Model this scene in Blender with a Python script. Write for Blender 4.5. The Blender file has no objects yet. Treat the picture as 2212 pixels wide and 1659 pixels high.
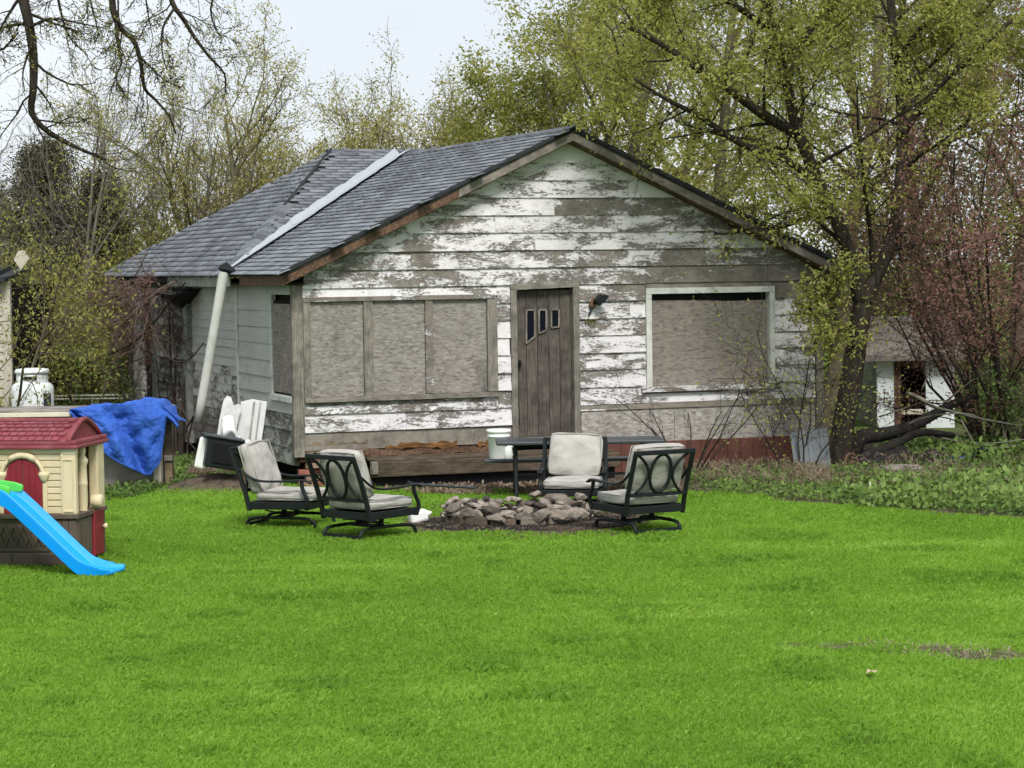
import bpy, bmesh, math, random
import numpy as np
from mathutils import Vector, Matrix, noise as mnoise
random.seed(7)
rng = np.random.default_rng(7)
SC = bpy.context.scene
COL = SC.collection
rad = math.radians

# ------------------------------------------------------------------ camera
FPX, CX, CY, CAMH = 5200.0, 1106.0, 829.5, 3.0
PITCH = math.atan((CY - 575.0) / FPX)
ROLL = rad(-0.8)
_cp, _sp = math.cos(PITCH), math.sin(PITCH)
_r0 = np.array([1, 0, 0.]); _u0 = np.array([0, _sp, _cp]); CF = np.array([0, _cp, -_sp])
CR = math.cos(ROLL) * _r0 + math.sin(ROLL) * _u0
CU = -math.sin(ROLL) * _r0 + math.cos(ROLL) * _u0
CO = np.array([0, 0, CAMH])
cam_d = bpy.data.cameras.new('camera'); cam = bpy.data.objects.new('camera', cam_d); COL.objects.link(cam)
cam_d.sensor_width = 36.0; cam_d.lens = 36.0 * FPX / 2212.0; cam_d.clip_end = 3000; cam_d.clip_start = 0.2
_m = Matrix.Identity(4)
for _i in range(3):
    _m[_i][0] = CR[_i]; _m[_i][1] = CU[_i]; _m[_i][2] = -CF[_i]; _m[_i][3] = CO[_i]
cam.matrix_world = _m
SC.camera = cam

# ------------------------------------------------------------------ sky, sun, exposure
SUN_EL, SUN_AZ = rad(50), rad(168)          # azimuth from +Y clockwise: behind the viewer
W = bpy.data.worlds.new('World'); SC.world = W; W.use_nodes = True
nt = W.node_tree; nt.nodes.clear()
out = nt.nodes.new('ShaderNodeOutputWorld'); bg = nt.nodes.new('ShaderNodeBackground')
sky = nt.nodes.new('ShaderNodeTexSky'); sky.sky_type = 'NISHITA'; sky.sun_disc = False
sky.sun_elevation = SUN_EL; sky.sun_rotation = SUN_AZ
tc = nt.nodes.new('ShaderNodeTexCoord')
mp = nt.nodes.new('ShaderNodeMapping'); mp.inputs['Scale'].default_value = (1, 1, 2.6)
nz = nt.nodes.new('ShaderNodeTexNoise'); nz.inputs['Scale'].default_value = 2.6; nz.inputs['Detail'].default_value = 7
rp = nt.nodes.new('ShaderNodeValToRGB')
rp.color_ramp.elements[0].position = 0.32; rp.color_ramp.elements[0].color = (7.9, 8.5, 9.2, 1)
rp.color_ramp.elements[1].position = 0.66; rp.color_ramp.elements[1].color = (9.6, 10.0, 10.5, 1)
mx = nt.nodes.new('ShaderNodeMix'); mx.data_type = 'RGBA'; mx.inputs[0].default_value = 0.90
L = nt.links.new
L(tc.outputs['Generated'], mp.inputs['Vector']); L(mp.outputs[0], nz.inputs['Vector']); L(nz.outputs[0], rp.inputs[0])
L(sky.outputs[0], mx.inputs[6]); L(rp.outputs[0], mx.inputs[7]); L(mx.outputs[2], bg.inputs[0])
bg.inputs[1].default_value = 0.066
L(bg.outputs[0], out.inputs[0])
sd = bpy.data.lights.new('sun', 'SUN'); sd.energy = 2.6; sd.angle = rad(18); sd.color = (1, 0.96, 0.9)
so = bpy.data.objects.new('sun', sd); COL.objects.link(so)
_d = Vector((math.sin(SUN_AZ) * math.cos(SUN_EL), math.cos(SUN_AZ) * math.cos(SUN_EL), math.sin(SUN_EL)))
so.rotation_euler = _d.to_track_quat('Z', 'Y').to_euler()
so.location = _d * 60
SC.view_settings.view_transform = 'Standard'; SC.view_settings.look = 'None'
SC.view_settings.exposure = 0.70; SC.view_settings.gamma = 1.0
SC.render.engine = 'CYCLES'
SC.cycles.max_bounces = 4; SC.cycles.diffuse_bounces = 2; SC.cycles.glossy_bounces = 2; SC.cycles.transmission_bounces = 2; SC.cycles.transparent_max_bounces = 4
SC.cycles.use_denoising = True
SC.cycles.use_adaptive_sampling = True; SC.cycles.adaptive_threshold = 0.03; SC.cycles.caustics_reflective = False; SC.cycles.caustics_refractive = False

# ------------------------------------------------------------------ geometry helpers
def ray(px, py):
    return CR * ((px - CX) / FPX) - CU * ((py - CY) / FPX) + CF
def at(px, py, Y):
    d = ray(px, py); return CO + d * (Y / d[1])
def gnd(px, py, z=0.0):
    d = ray(px, py); return CO + d * ((z - CAMH) / d[2])
def sstep(a, b, x):
    t = np.clip((x - a) / (b - a), 0, 1); return t * t * (3 - 2 * t)

PM = {}
def empty(name, loc, rz=0.0, label=None, cat=None, group=None, rot=None):
    o = bpy.data.objects.new(name, None); COL.objects.link(o)
    o.empty_display_size = 0.2
    o.location = Vector([float(x) for x in loc]); o.rotation_euler = rot if rot else (0, 0, rz)
    M = Matrix.Translation(o.location) @ o.rotation_euler.to_matrix().to_4x4()
    PM[o.name] = M
    if label: tag(o, label, cat, group)
    return o
def tag(o, label=None, cat=None, group=None, kind=None):
    if label: o['label'] = label
    if cat: o['category'] = cat
    if group: o['group'] = group
    if kind: o['kind'] = kind
    return o
def copy_tree(o, parent=None):
    c = o.copy(); COL.objects.link(c); c.parent = parent
    for ch in list(o.children):
        copy_tree(ch, c)
    return c

class MB:
    def __init__(s): s.v = []; s.f = []
    def add(s, vs, fs):
        b = len(s.v); s.v.extend([tuple(map(float, p)) for p in vs]); s.f.extend([tuple(b + i for i in f) for f in fs]); return s
    def box(s, c, d, R=None):
        h = [x / 2 for x in d]; c = Vector([float(x) for x in c])
        vs = []
        for z in (-1, 1):
            for (x, y) in ((-1, -1), (1, -1), (1, 1), (-1, 1)):
                p = Vector((x * h[0], y * h[1], z * h[2]))
                if R is not None: p = R @ p
                vs.append(c + p)
        return s.add(vs, [(3, 2, 1, 0), (4, 5, 6, 7), (0, 1, 5, 4), (1, 2, 6, 5), (2, 3, 7, 6), (3, 0, 4, 7)])
    def bar(s, a, b, w, t, up=(0, 0, 1)):
        a = Vector([float(x) for x in a]); b = Vector([float(x) for x in b]); d = (b - a); l = d.length; d.normalize()
        x = d.cross(Vector(up))
        if x.length < 1e-4: x = d.cross(Vector((1, 0, 0)))
        x.normalize(); y = x.cross(d)
        R = Matrix((x, d, y)).transposed()
        return s.box((a + b) / 2, (w, l, t), R)
    def tube(s, pts, r, n=6, cap=True, flat=1.0):
        P = [Vector([float(x) for x in p]) for p in pts]; m = len(P)
        if not hasattr(r, '__len__'): r = [r] * m
        t0 = (P[1] - P[0]).normalized()
        x = t0.orthogonal().normalized()
        if abs(t0.z) < .9:
            x = t0.cross(Vector((0, 0, 1))).normalized()
        vs = []
        for i in range(m):
            t = (P[min(i + 1, m - 1)] - P[max(i - 1, 0)]).normalized()
            x = (x - t * x.dot(t))
            if x.length < 1e-6: x = t.orthogonal()
            x.normalize(); y = t.cross(x)
            for k in range(n):
                a = 2 * math.pi * k / n
                vs.append(P[i] + x * (math.cos(a) * r[i]) + y * (math.sin(a) * r[i] * flat))
        fs = []
        for i in range(m - 1):
            for k in range(n):
                k2 = (k + 1) % n
                fs.append((i * n + k, i * n + k2, (i + 1) * n + k2, (i + 1) * n + k))
        if cap:
            fs.append(tuple(range(n - 1, -1, -1))); fs.append(tuple((m - 1) * n + k for k in range(n)))
        return s.add(vs, fs)
    def lathe(s, prof, c=(0, 0, 0), n=20, cap=True):
        vs = []; m = len(prof)
        for (r, z) in prof:
            for k in range(n):
                a = 2 * math.pi * k / n; vs.append((c[0] + r * math.cos(a), c[1] + r * math.sin(a), c[2] + z))
        fs = [(i * n + k, i * n + (k + 1) % n, (i + 1) * n + (k + 1) % n, (i + 1) * n + k) for i in range(m - 1) for k in range(n)]
        if cap:
            fs.append(tuple(range(n - 1, -1, -1))); fs.append(tuple((m - 1) * n + k for k in range(n)))
        return s.add(vs, fs)
    def prism(s, poly, fn, a, b):
        """polygon (2D points) swept between offsets a and b; fn(x, y, o) -> 3D"""
        n = len(poly)
        vs = [fn(x, y, a) for (x, y) in poly] + [fn(x, y, b) for (x, y) in poly]
        fs = [tuple(range(n - 1, -1, -1)), tuple(range(n, 2 * n))]
        fs += [(i, (i + 1) % n, n + (i + 1) % n, n + i) for i in range(n)]
        return s.add(vs, fs)
    def build(s, name, mat, parent=None, smooth=False, bevel=0.0, world=False, fix=True, sub=0, matrix=None):
        vs = s.v
        if world and parent is not None:
            Mi = PM[parent.name].inverted()
            if parent.parent is not None: Mi = PM[parent.parent.name].inverted()
            vs = [tuple(Mi @ Vector(p)) for p in vs]
        me = bpy.data.meshes.new(name); me.from_pydata(vs, [], s.f)
        if fix:
            bm = bmesh.new(); bm.from_mesh(me); bmesh.ops.recalc_face_normals(bm, faces=bm.faces); bm.to_mesh(me); bm.free()
        me.materials.append(mat)
        if smooth: me.polygons.foreach_set('use_smooth', [True] * len(me.polygons))
        o = bpy.data.objects.new(name, me); COL.objects.link(o); o.parent = parent
        if matrix is not None: o.matrix_local = matrix
        if bevel > 0:
            md = o.modifiers.new('bevel', 'BEVEL'); md.width = bevel; md.segments = 2; md.limit_method = 'ANGLE'; md.angle_limit = rad(40)
        if sub:
            md = o.modifiers.new('sub', 'SUBSURF'); md.levels = sub; md.render_levels = sub
        PM[o.name] = Matrix.Identity(4)
        return o

def mesh_np(name, V, Fc, mat, parent=None, tint=None, smooth=False):
    """V (n,3), Fc (m,k) all faces of k corners; tint: one value per face"""
    V = np.ascontiguousarray(V, dtype=np.float32); Fc = np.ascontiguousarray(Fc, dtype=np.int32)
    m, k = Fc.shape
    me = bpy.data.meshes.new(name)
    me.vertices.add(len(V)); me.vertices.foreach_set('co', V.ravel())
    me.loops.add(m * k); me.loops.foreach_set('vertex_index', Fc.ravel())
    me.polygons.add(m); me.polygons.foreach_set('loop_start', np.arange(0, m * k, k, dtype=np.int32))
    if smooth: me.polygons.foreach_set('use_smooth', np.ones(m, dtype=bool))
    me.update(calc_edges=True)
    if tint is not None:
        at_ = me.attributes.new('tint', 'FLOAT', 'FACE'); at_.data.foreach_set('value', np.ascontiguousarray(tint, dtype=np.float32))
    me.materials.append(mat)
    o = bpy.data.objects.new(name, me); COL.objects.link(o); o.parent = parent
    return o

def leaf_quads(C, size, droop=0.3, wid=0.42, up=0.0, g=None):
    g = g or rng
    n = len(C)
    a = g.normal(size=(n, 3)); a[:, 2] = a[:, 2] * 0.8 - droop + up
    a /= np.linalg.norm(a, axis=1)[:, None] + 1e-9
    b = np.cross(a, g.normal(size=(n, 3))); b /= np.linalg.norm(b, axis=1)[:, None] + 1e-9
    c = np.cross(a, b)
    L_ = (size * g.uniform(.6, 1.35, n))[:, None]
    V = np.stack([C, C + a * L_ * .5 + b * L_ * wid * .5 + c * L_ * .08, C + a * L_, C + a * L_ * .5 - b * L_ * wid * .5 + c * L_ * .08], 1)
    return V.reshape(-1, 3), np.arange(4 * n).reshape(n, 4)

def seg_tubes(P0, P1, r0, r1, n=3):
    P0 = np.asarray(P0); P1 = np.asarray(P1); r0 = np.asarray(r0); r1 = np.asarray(r1)
    d = P1 - P0; d /= np.linalg.norm(d, axis=1)[:, None] + 1e-9
    ref = np.where(np.abs(d[:, 2:3]) < .9, np.array([[0, 0, 1.]]), np.array([[1., 0, 0]]))
    x = np.cross(d, ref); x /= np.linalg.norm(x, axis=1)[:, None] + 1e-9
    y = np.cross(d, x)
    R = []
    for (P, r) in ((P0 - d * (r0 * .3)[:, None], r0), (P1 + d * (r1 * .3)[:, None], r1)):
        for k in range(n):
            an = 2 * math.pi * k / n
            R.append(P + (x * math.cos(an) + y * math.sin(an)) * r[:, None])
    m = len(P0)
    V = np.stack(R, 1).reshape(-1, 3)
    base = (np.arange(m) * 2 * n)[:, None]
    Fs = []
    for k in range(n):
        k2 = (k + 1) % n
        Fs.append(base + np.array([[k, k2, n + k2, n + k]]))
    return V, np.concatenate(Fs, 0)

# ------------------------------------------------------------------ material helpers
class Mt:
    def __init__(s, name, col=(.5, .5, .5), rough=.8, spec=.25, metal=0.0):
        s.m = bpy.data.materials.new(name); s.m.use_nodes = True; s.t = s.m.node_tree
        s.b = s.t.nodes['Principled BSDF']; s.out = s.t.nodes['Material Output']
        s.b.inputs['Base Color'].default_value = (*col, 1); s.b.inputs['Roughness'].default_value = rough
        s.b.inputs['Specular IOR Level'].default_value = spec; s.b.inputs['Metallic'].default_value = metal
        s._tc = None
    def node(s, ty, **kw):
        n = s.t.nodes.new(ty)
        for k, v in kw.items(): setattr(n, k, v)
        return n
    def lk(s, a, b): s.t.links.new(a, b)
    def put(s, sock, v):
        if hasattr(v, 'is_output'): s.lk(v, sock)
        elif isinstance(v, (tuple, list)) and len(v) == 3 and sock.type == 'RGBA': sock.default_value = (*v, 1)
        else: sock.default_value = v
    def coord(s, scale=(1, 1, 1), rand=0.0, rot=(0, 0, 0), kind='Object'):
        if s._tc is None: s._tc = s.node('ShaderNodeTexCoord')
        v = s._tc.outputs[kind]
        if rand:
            oi = s.node('ShaderNodeObjectInfo'); mu = s.node('ShaderNodeVectorMath', operation='SCALE')
            cb = s.node('ShaderNodeCombineXYZ')
            s.lk(oi.outputs['Random'], cb.inputs[0]); s.lk(oi.outputs['Random'], cb.inputs[1]); s.lk(oi.outputs['Random'], cb.inputs[2])
            s.lk(cb.outputs[0], mu.inputs[0]); mu.inputs['Scale'].default_value = rand
            ad = s.node('ShaderNodeVectorMath', operation='ADD'); s.lk(v, ad.inputs[0]); s.lk(mu.outputs[0], ad.inputs[1]); v = ad.outputs[0]
        mp = s.node('ShaderNodeMapping'); s.lk(v, mp.inputs[0]); mp.inputs['Scale'].default_value = scale; mp.inputs['Rotation'].default_value = rot
        return mp.outputs[0]
    def noise(s, vec, scale=5, detail=4, rough=.55, dist=0.0):
        n = s.node('ShaderNodeTexNoise'); s.lk(vec, n.inputs['Vector'])
        n.inputs['Scale'].default_value = scale; n.inputs['Detail'].default_value = detail
        n.inputs['Roughness'].default_value = rough; n.inputs['Distortion'].default_value = dist
        return n.outputs[0]
    def voro(s, vec, scale=5, feature='F1', out='Distance'):
        n = s.node('ShaderNodeTexVoronoi', feature=feature); s.lk(vec, n.inputs['Vector']); n.inputs['Scale'].default_value = scale
        return n.outputs[out]
    def ramp(s, fac, stops, interp='LINEAR'):
        n = s.node('ShaderNodeValToRGB'); s.lk(fac, n.inputs[0]); cr = n.color_ramp; cr.interpolation = interp
        while len(cr.elements) < len(stops): cr.elements.new(.5)
        for e, (p, c) in zip(cr.elements, stops):
            e.position = p; e.color = (*c, 1) if hasattr(c, '__len__') else (c, c, c, 1)
        return n.outputs[0]
    def mix(s, fac, a, b, mode='MIX'):
        n = s.node('ShaderNodeMix', data_type='RGBA', blend_type=mode)
        s.put(n.inputs[0], fac); s.put(n.inputs[6], a); s.put(n.inputs[7], b); return n.outputs[2]
    def math(s, op, a, b=0.0, c=None):
        n = s.node('ShaderNodeMath', operation=op); s.put(n.inputs[0], a); s.put(n.inputs[1], b)
        if c is not None: s.put(n.inputs[2], c)
        return n.outputs[0]
    def attr(s, name, kind='GEOMETRY'):
        n = s.node('ShaderNodeAttribute', attribute_type=kind, attribute_name=name); return n.outputs['Fac']
    def rnd(s): return s.node('ShaderNodeObjectInfo').outputs['Random']
    def color(s, c): s.put(s.b.inputs['Base Color'], c); return s
    def bump(s, h, dist=.01, strength=1.0):
        n = s.node('ShaderNodeBump'); n.inputs['Distance'].default_value = dist; n.inputs['Strength'].default_value = strength
        s.lk(h, n.inputs['Height']); s.lk(n.outputs[0], s.b.inputs['Normal']); return s
    def transl(s, c, amt=.35):
        t = s.node('ShaderNodeBsdfTranslucent'); s.put(t.inputs[0], c); mxs = s.node('ShaderNodeMixShader'); mxs.inputs[0].default_value = amt
        s.lk(s.b.outputs[0], mxs.inputs[1]); s.lk(t.outputs[0], mxs.inputs[2]); s.lk(mxs.outputs[0], s.out.inputs[0]); return s

M = {}
# peeling paint over grey weathered boards (how much is bare: object property 'peel')
def paint(name, white, wood_a, wood_b, dirt):
    t = Mt(name, rough=.85, spec=.15)
    c1 = t.coord((.8, 1, 2.5), rand=61.0)
    big = t.noise(c1, 2.1, 8, .66, .7)
    fine = t.noise(t.coord((1.6, 1, 3.4), rand=33.), 13, 7, .75, .4)
    g = t.noise(t.coord((2.2, 1, 70), rand=17.), 3.2, 5, .65, .25)
    f = t.math('ADD', t.math('MULTIPLY', big, .60), t.math('MULTIPLY', fine, .42))
    f = t.math('ADD', f, t.math('MULTIPLY_ADD', g, .24, -.12))
    th = t.math('MULTIPLY_ADD', t.attr('peel', 'OBJECT'), .44, .29)      # 0 -> .29 : none bare, 1 -> .73 : all bare
    d = t.math('SUBTRACT', f, th)
    mask = t.math('MULTIPLY_ADD', d, 20.0, .5); mask.node.use_clamp = True
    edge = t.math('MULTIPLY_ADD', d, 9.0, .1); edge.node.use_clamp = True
    wood = t.mix(g, wood_a, wood_b)
    wood = t.mix(t.ramp(t.noise(t.coord((3, 1, 3), rand=9.), 2.0, 4), [(.42, 0.), (.7, .8)]), wood, tuple(x * .62 for x in wood_a))
    chalk = t.mix(t.ramp(t.noise(t.coord((1, 1, 1), rand=5.), 3.5, 6, .7), [(.35, 0.), (.7, 1.)]), tuple(x * .86 for x in white), white)
    chalk = t.mix(t.ramp(g, [(.5, 0.), (.72, .5)]), chalk, dirt)
    chalk = t.mix(t.math('MULTIPLY', t.math('SUBTRACT', 1.0, edge), .35), chalk, dirt)  # paint darkened next to bare patches: slight shadow put into the colour
    t.color(t.mix(mask, wood, chalk))
    h = t.math('ADD', t.math('MULTIPLY', mask, .6), t.math('MULTIPLY', g, .5))
    t.bump(h, .012, 1.0)
    return t.m
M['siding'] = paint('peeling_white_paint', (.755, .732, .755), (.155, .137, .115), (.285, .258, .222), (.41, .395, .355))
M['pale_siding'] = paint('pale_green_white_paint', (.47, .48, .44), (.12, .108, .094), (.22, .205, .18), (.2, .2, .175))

def wood(name, a, b, c, sc=(2, 2, 50), rough=.85):
    t = Mt(name, rough=rough, spec=.15)
    g = t.noise(t.coord(sc, rand=23.), 2.4, 6, .65, .6)
    w = t.ramp(g, [(.3, a), (.52, b), (.72, c)])
    s = t.ramp(t.noise(t.coord((1, 1, 1), rand=7.), 4, 5, .7), [(.38, .55), (.62, 1.0)])
    t.color(t.mix(1.0, w, s, 'MULTIPLY')); t.bump(g, .006, .7); return t.m
M['grey_wood'] = wood('weathered_grey_wood', (.12, .105, .09), (.24, .22, .19), (.36, .34, .31), (2, 2, 40))
M['grey_wood_v'] = wood('weathered_grey_wood_upright', (.11, .10, .085), (.235, .215, .185), (.37, .35, .315), (45, 45, 1.6))
M['door_wood'] = wood('grey_brown_door_wood', (.05, .044, .038), (.115, .10, .086), (.18, .16, .14), (40, 40, 1.3))
M['brown_wood'] = wood('rotten_brown_wood', (.05, .03, .02), (.15, .09, .06), (.26, .18, .13), (14, 14, 14))
M['rot_orange'] = wood('split_orange_wood', (.06, .03, .014), (.20, .10, .038), (.40, .21, .08), (2.5, 2.5, 30))
M['plank_wood'] = wood('tan_plank_wood', (.10, .075, .05), (.20, .15, .10), (.30, .24, .17), (2, 2, 30))
M['deck_wood'] = wood('dark_deck_wood', (.045, .034, .024), (.10, .078, .055), (.16, .13, .095), (2, 2, 30))  # darker brown variant of the plank wood for the porch
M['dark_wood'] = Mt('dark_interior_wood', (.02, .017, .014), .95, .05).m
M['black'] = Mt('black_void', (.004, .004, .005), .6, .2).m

def osb(name, cols, sc=1.0):
    t = Mt(name, rough=.9, spec=.1)
    c = t.coord((1, 1, 1), rand=11.)
    wv = t.node('ShaderNodeVectorMath', operation='ADD')
    nn = t.node('ShaderNodeTexNoise'); t.lk(c, nn.inputs['Vector']); nn.inputs['Scale'].default_value = 9
    ms = t.node('ShaderNodeVectorMath', operation='SCALE'); t.lk(nn.outputs['Color'], ms.inputs[0]); ms.inputs['Scale'].default_value = .05
    t.lk(c, wv.inputs[0]); t.lk(ms.outputs[0], wv.inputs[1])
    m1 = t.node('ShaderNodeMapping'); t.lk(wv.outputs[0], m1.inputs[0]); m1.inputs['Scale'].default_value = (15 * sc, 10, 46 * sc)
    m1.inputs['Rotation'].default_value = (0, .2, 0)
    m2 = t.node('ShaderNodeMapping'); t.lk(wv.outputs[0], m2.inputs[0]); m2.inputs['Scale'].default_value = (15 * sc, 10, 46 * sc)
    m2.inputs['Rotation'].default_value = (0, 1.25, 0)
    m3 = t.node('ShaderNodeMapping'); t.lk(wv.outputs[0], m3.inputs[0]); m3.inputs['Scale'].default_value = (15 * sc, 10, 46 * sc); m3.inputs['Rotation'].default_value = (0, 2.3, 0)
    a = t.voro(m1.outputs[0], 1.0, out='Color'); b = t.voro(m2.outputs[0], 1.0, out='Color'); c3 = t.voro(m3.outputs[0], 1.0, out='Color')
    sp = t.math('ADD', t.math('MULTIPLY', t.math('MAXIMUM', b, c3), .62), t.math('MULTIPLY', a, .3))
    f = t.math('ADD', t.math('MULTIPLY', sp, .75), t.math('MULTIPLY', t.noise(c, 45, 4, .7), .3))
    col = t.ramp(f, [(.2, cols[0]), (.48, cols[1]), (.62, cols[2]), (.85, cols[3])])
    col = t.mix(1.0, col, t.ramp(t.noise(t.coord((1.3, 1, 1), rand=3.), 1.6, 5, .65, .6), [(.28, .62), (.44, .95), (.62, 1.0)]), 'MULTIPLY')
    t.color(col); t.bump(f, .006, .8); return t.m
M['osb'] = osb('weathered_strand_board', [(.095, .082, .072), (.205, .187, .168), (.262, .242, .22), (.37, .345, .315)])
M['osb_grey'] = osb('grey_strand_board', [(.085, .07, .058), (.19, .17, .148), (.235, .21, .185), (.32, .28, .24)])
M['osb_pale'] = osb('bleached_strand_board', [(.12, .105, .09), (.27, .25, .225), (.35, .33, .305), (.5, .47, .43)])

t = Mt('grey_asphalt_shingle', rough=.9, spec=.2)
k = t.math('ADD', t.math('MULTIPLY', t.attr('tint'), .8), t.math('MULTIPLY', t.rnd(), .45))
gr = t.noise(t.coord(), 160, 3, .7)
k2 = t.math('ADD', k, t.math('MULTIPLY_ADD', gr, .5, -.25))
big = t.noise(t.coord((1, 1, 1)), .9, 4, .6)
col = t.ramp(k2, [(.05, (.075, .082, .094)), (.5, (.175, .19, .212)), (.95, (.33, .35, .385))])
t.color(t.mix(t.ramp(big, [(.45, 0.), (.7, .3)]), col, (.14, .145, .15))); t.bump(gr, .003, .6); M['shingle'] = t.m
M['flashing'] = Mt('white_valley_metal', (.66, .70, .74), .5, .4).m
t = Mt('white_metal_flashing', rough=.45, spec=.4)
t.color(t.mix(t.ramp(t.noise(t.coord(), 5, 5, .7), [(.4, 0.), (.75, .5)]), (.33, .36, .39), (.25, .275, .30))); M['flashing'] = t.m
def plain(name, col, rough=.6, spec=.3, var=.18, sc=6, metal=0.0, dirt=None, dirt_at=(.5, .75), bump=0.0, bs=30):
    t = Mt(name, col, rough, spec, metal)
    n = t.noise(t.coord(rand=13.), sc, 6, .65)
    c = t.mix(t.ramp(n, [(.3, 0.), (.7, 1.)]), tuple(x * (1 - var) for x in col), tuple(min(1, x * (1 + var)) for x in col))
    if dirt is not None:
        c = t.mix(t.ramp(t.noise(t.coord((1, 1, 1), rand=29.), sc * .6, 7, .7, .4), [(dirt_at[0], 0.), (dirt_at[1], .85)]), c, dirt)
    t.color(c)
    if bump: t.bump(t.noise(t.coord(rand=3.), bs, 5, .7), bump, .8)
    return t.m
M['pipe'] = plain('dirty_white_pipe', (.46, .475, .435), .6, .25, .1, 3, dirt=(.25, .265, .22), dirt_at=(.52, .8))
M['fascia_green'] = plain('mossy_grey_fascia', (.26, .28, .25), .9, .1, .35, 6, dirt=(.09, .10, .08))
M['fascia_white'] = plain('grey_white_fascia', (.52, .54, .5), .85, .15, .15, 6, dirt=(.25, .25, .22))
M['rake_grey'] = wood('taupe_rake_wood', (.17, .145, .125), (.245, .215, .19), (.31, .28, .25), (3, 3, 8))
M['asphalt_edge'] = plain('black_shingle_edge', (.03, .032, .036), .9, .2, .4, 20)
M['metal'] = plain('dark_green_black_metal', (.008, .011, .0115), .5, .22, .3, 8)
M['metal_blue'] = plain('slate_dark_metal', (.035, .043, .05), .45, .35, .25, 8)
t = Mt('stone_grey_cushion_fabric', rough=.92, spec=.1)
n = t.noise(t.coord(rand=5.), 5, 6, .7)
cc = t.mix(t.ramp(n, [(.3, 0.), (.7, 1.)]), (.31, .30, .277), (.435, .42, .392))
cc = t.mix(t.ramp(t.noise(t.coord((1, 1, 3), rand=19.), 2.2, 6, .7, .5), [(.5, 0.), (.78, .7)]), cc, (.2, .19, .17))
t.color(cc); wr = t.noise(t.coord((1.2, 1.2, 4.0), rand=31.), 2.6, 4, .55, 1.6)
t.bump(t.math('ADD', t.math('MULTIPLY', wr, 1.0), t.math('MULTIPLY', t.noise(t.coord(), 220, 2), .05)), .035, .5); M['cushion'] = t.m
M['cush_seat'] = M['cushion']
def stone(name, a, b, c):
    t = Mt(name, rough=.9, spec=.2)
    n = t.noise(t.coord(rand=41.), 6, 7, .7, .4)
    col = t.ramp(n, [(.28, a), (.5, b), (.72, c)])
    br = t.math('MULTIPLY_ADD', t.math('POWER', t.rnd(), 1.4), 1.35, .22)
    hs = t.node('ShaderNodeHueSaturation'); t.lk(col, hs.inputs['Color']); t.lk(br, hs.inputs['Value'])
    t.color(t.mix(t.ramp(t.math('FRACT', t.math('MULTIPLY', t.rnd(), 7.3)), [(.45, 0.), (.9, .45)]), hs.outputs[0], (.34, .295, .245)))
    t.bump(t.noise(t.coord(rand=41.), 22, 6, .7), .02, .8); return t.m
M['stone'] = stone('mixed_field_stone', (.085, .072, .060), (.21, .18, .15), (.42, .37, .315))
M['brick'] = stone('soot_brown_brick', (.035, .027, .02), (.085, .063, .047), (.145, .11, .082))
M['redbrick'] = stone('dark_red_brick', (.10, .035, .025), (.20, .075, .055), (.27, .13, .10))
M['tan'] = plain('cream_moulded_plastic', (.66, .56, .36), .5, .35, .08, 2.5, dirt=(.42, .35, .22), dirt_at=(.55, .85))
M['tan_in'] = plain('ochre_inner_plastic', (.36, .24, .12), .55, .3, .15, 3)
M['red_roof'] = plain('rose_red_plastic', (.235, .05, .063), .65, .3, .2, 5, dirt=(.36, .16, .16), dirt_at=(.48, .8))
M['red'] = plain('maroon_plastic', (.21, .018, .03), .5, .35, .15, 4)
M['brown'] = plain('brown_moulded_plastic', (.105, .08, .062), .6, .3, .25, 4, dirt=(.06, .05, .04))
M['blue'] = plain('bright_blue_plastic', (.0, .30, .88), .42, .4, .05, 2)
M['green'] = plain('bright_green_plastic', (.10, .55, .08), .42, .4, .08, 3)
M['badge'] = plain('purple_badge', (.10, .012, .11), .4, .4, .05)
M['badge_rim'] = plain('pink_badge_rim', (.62, .22, .45), .4, .4, .05)
M['white_pl'] = plain('white_plastic', (.74, .75, .74), .42, .4, .05, 3, dirt=(.55, .55, .5), dirt_at=(.6, .9))
M['white_dirty'] = plain('dirty_white_panel', (.50, .50, .50), .6, .25, .1, 3, dirt=(.30, .29, .27), dirt_at=(.55, .72))
M['tank'] = plain('white_tank_enamel', (.72, .77, .77), .4, .4, .05, 2, dirt=(.5, .54, .5), dirt_at=(.55, .9))
t = Mt('blue_woven_tarp', rough=.5, spec=.35)
n = t.noise(t.coord((1, 1, 1)), 4, 5, .6, .8)
t.color(t.mix(t.ramp(n, [(.3, 0.), (.72, 1.)]), (.02, .085, .44), (.045, .15, .60)))
cr = t.voro(t.coord((1, 1, 1.5)), 12, 'SMOOTH_F1')
crs = t.noise(t.coord((7, 7, 2.2), rot=(0, .7, 0)), 2.6, 6, .7, 1.6)
t.bump(t.math('ADD', t.math('MULTIPLY', crs, 1.0), t.math('MULTIPLY', cr, .25)), .05, .8); M['tarp'] = t.m
M['galv'] = plain('dull_galvanised_sheet', (.095, .11, .12), .6, .25, .2, 5, metal=.0, dirt=(.07, .07, .065), dirt_at=(.55, .8))
M['rust'] = plain('oxide_red_sheet', (.115, .046, .034), .75, .25, .3, 4, dirt=(.06, .03, .022), dirt_at=(.5, .75))
M['ply'] = plain('grey_plywood', (.24, .22, .20), .9, .1, .25, 3, dirt=(.09, .075, .06), dirt_at=(.47, .6))
M['cream'] = plain('cream_wood_strip', (.60, .55, .45), .8, .2, .12, 6)
M['beige'] = plain('beige_vinyl_siding', (.46, .43, .36), .7, .25, .12, 3, dirt=(.3, .3, .22), dirt_at=(.55, .8))
M['glass'] = Mt('dark_window_glass', (.003, .005, .010), .5, .1).m
M['tan_leaf'] = plain('tan_dead_leaf', (.40, .30, .22), .8, .2, .2, 30)
M['brass'] = plain('tarnished_brass_digits', (.12, .11, .03), .5, .4, .3)
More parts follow.
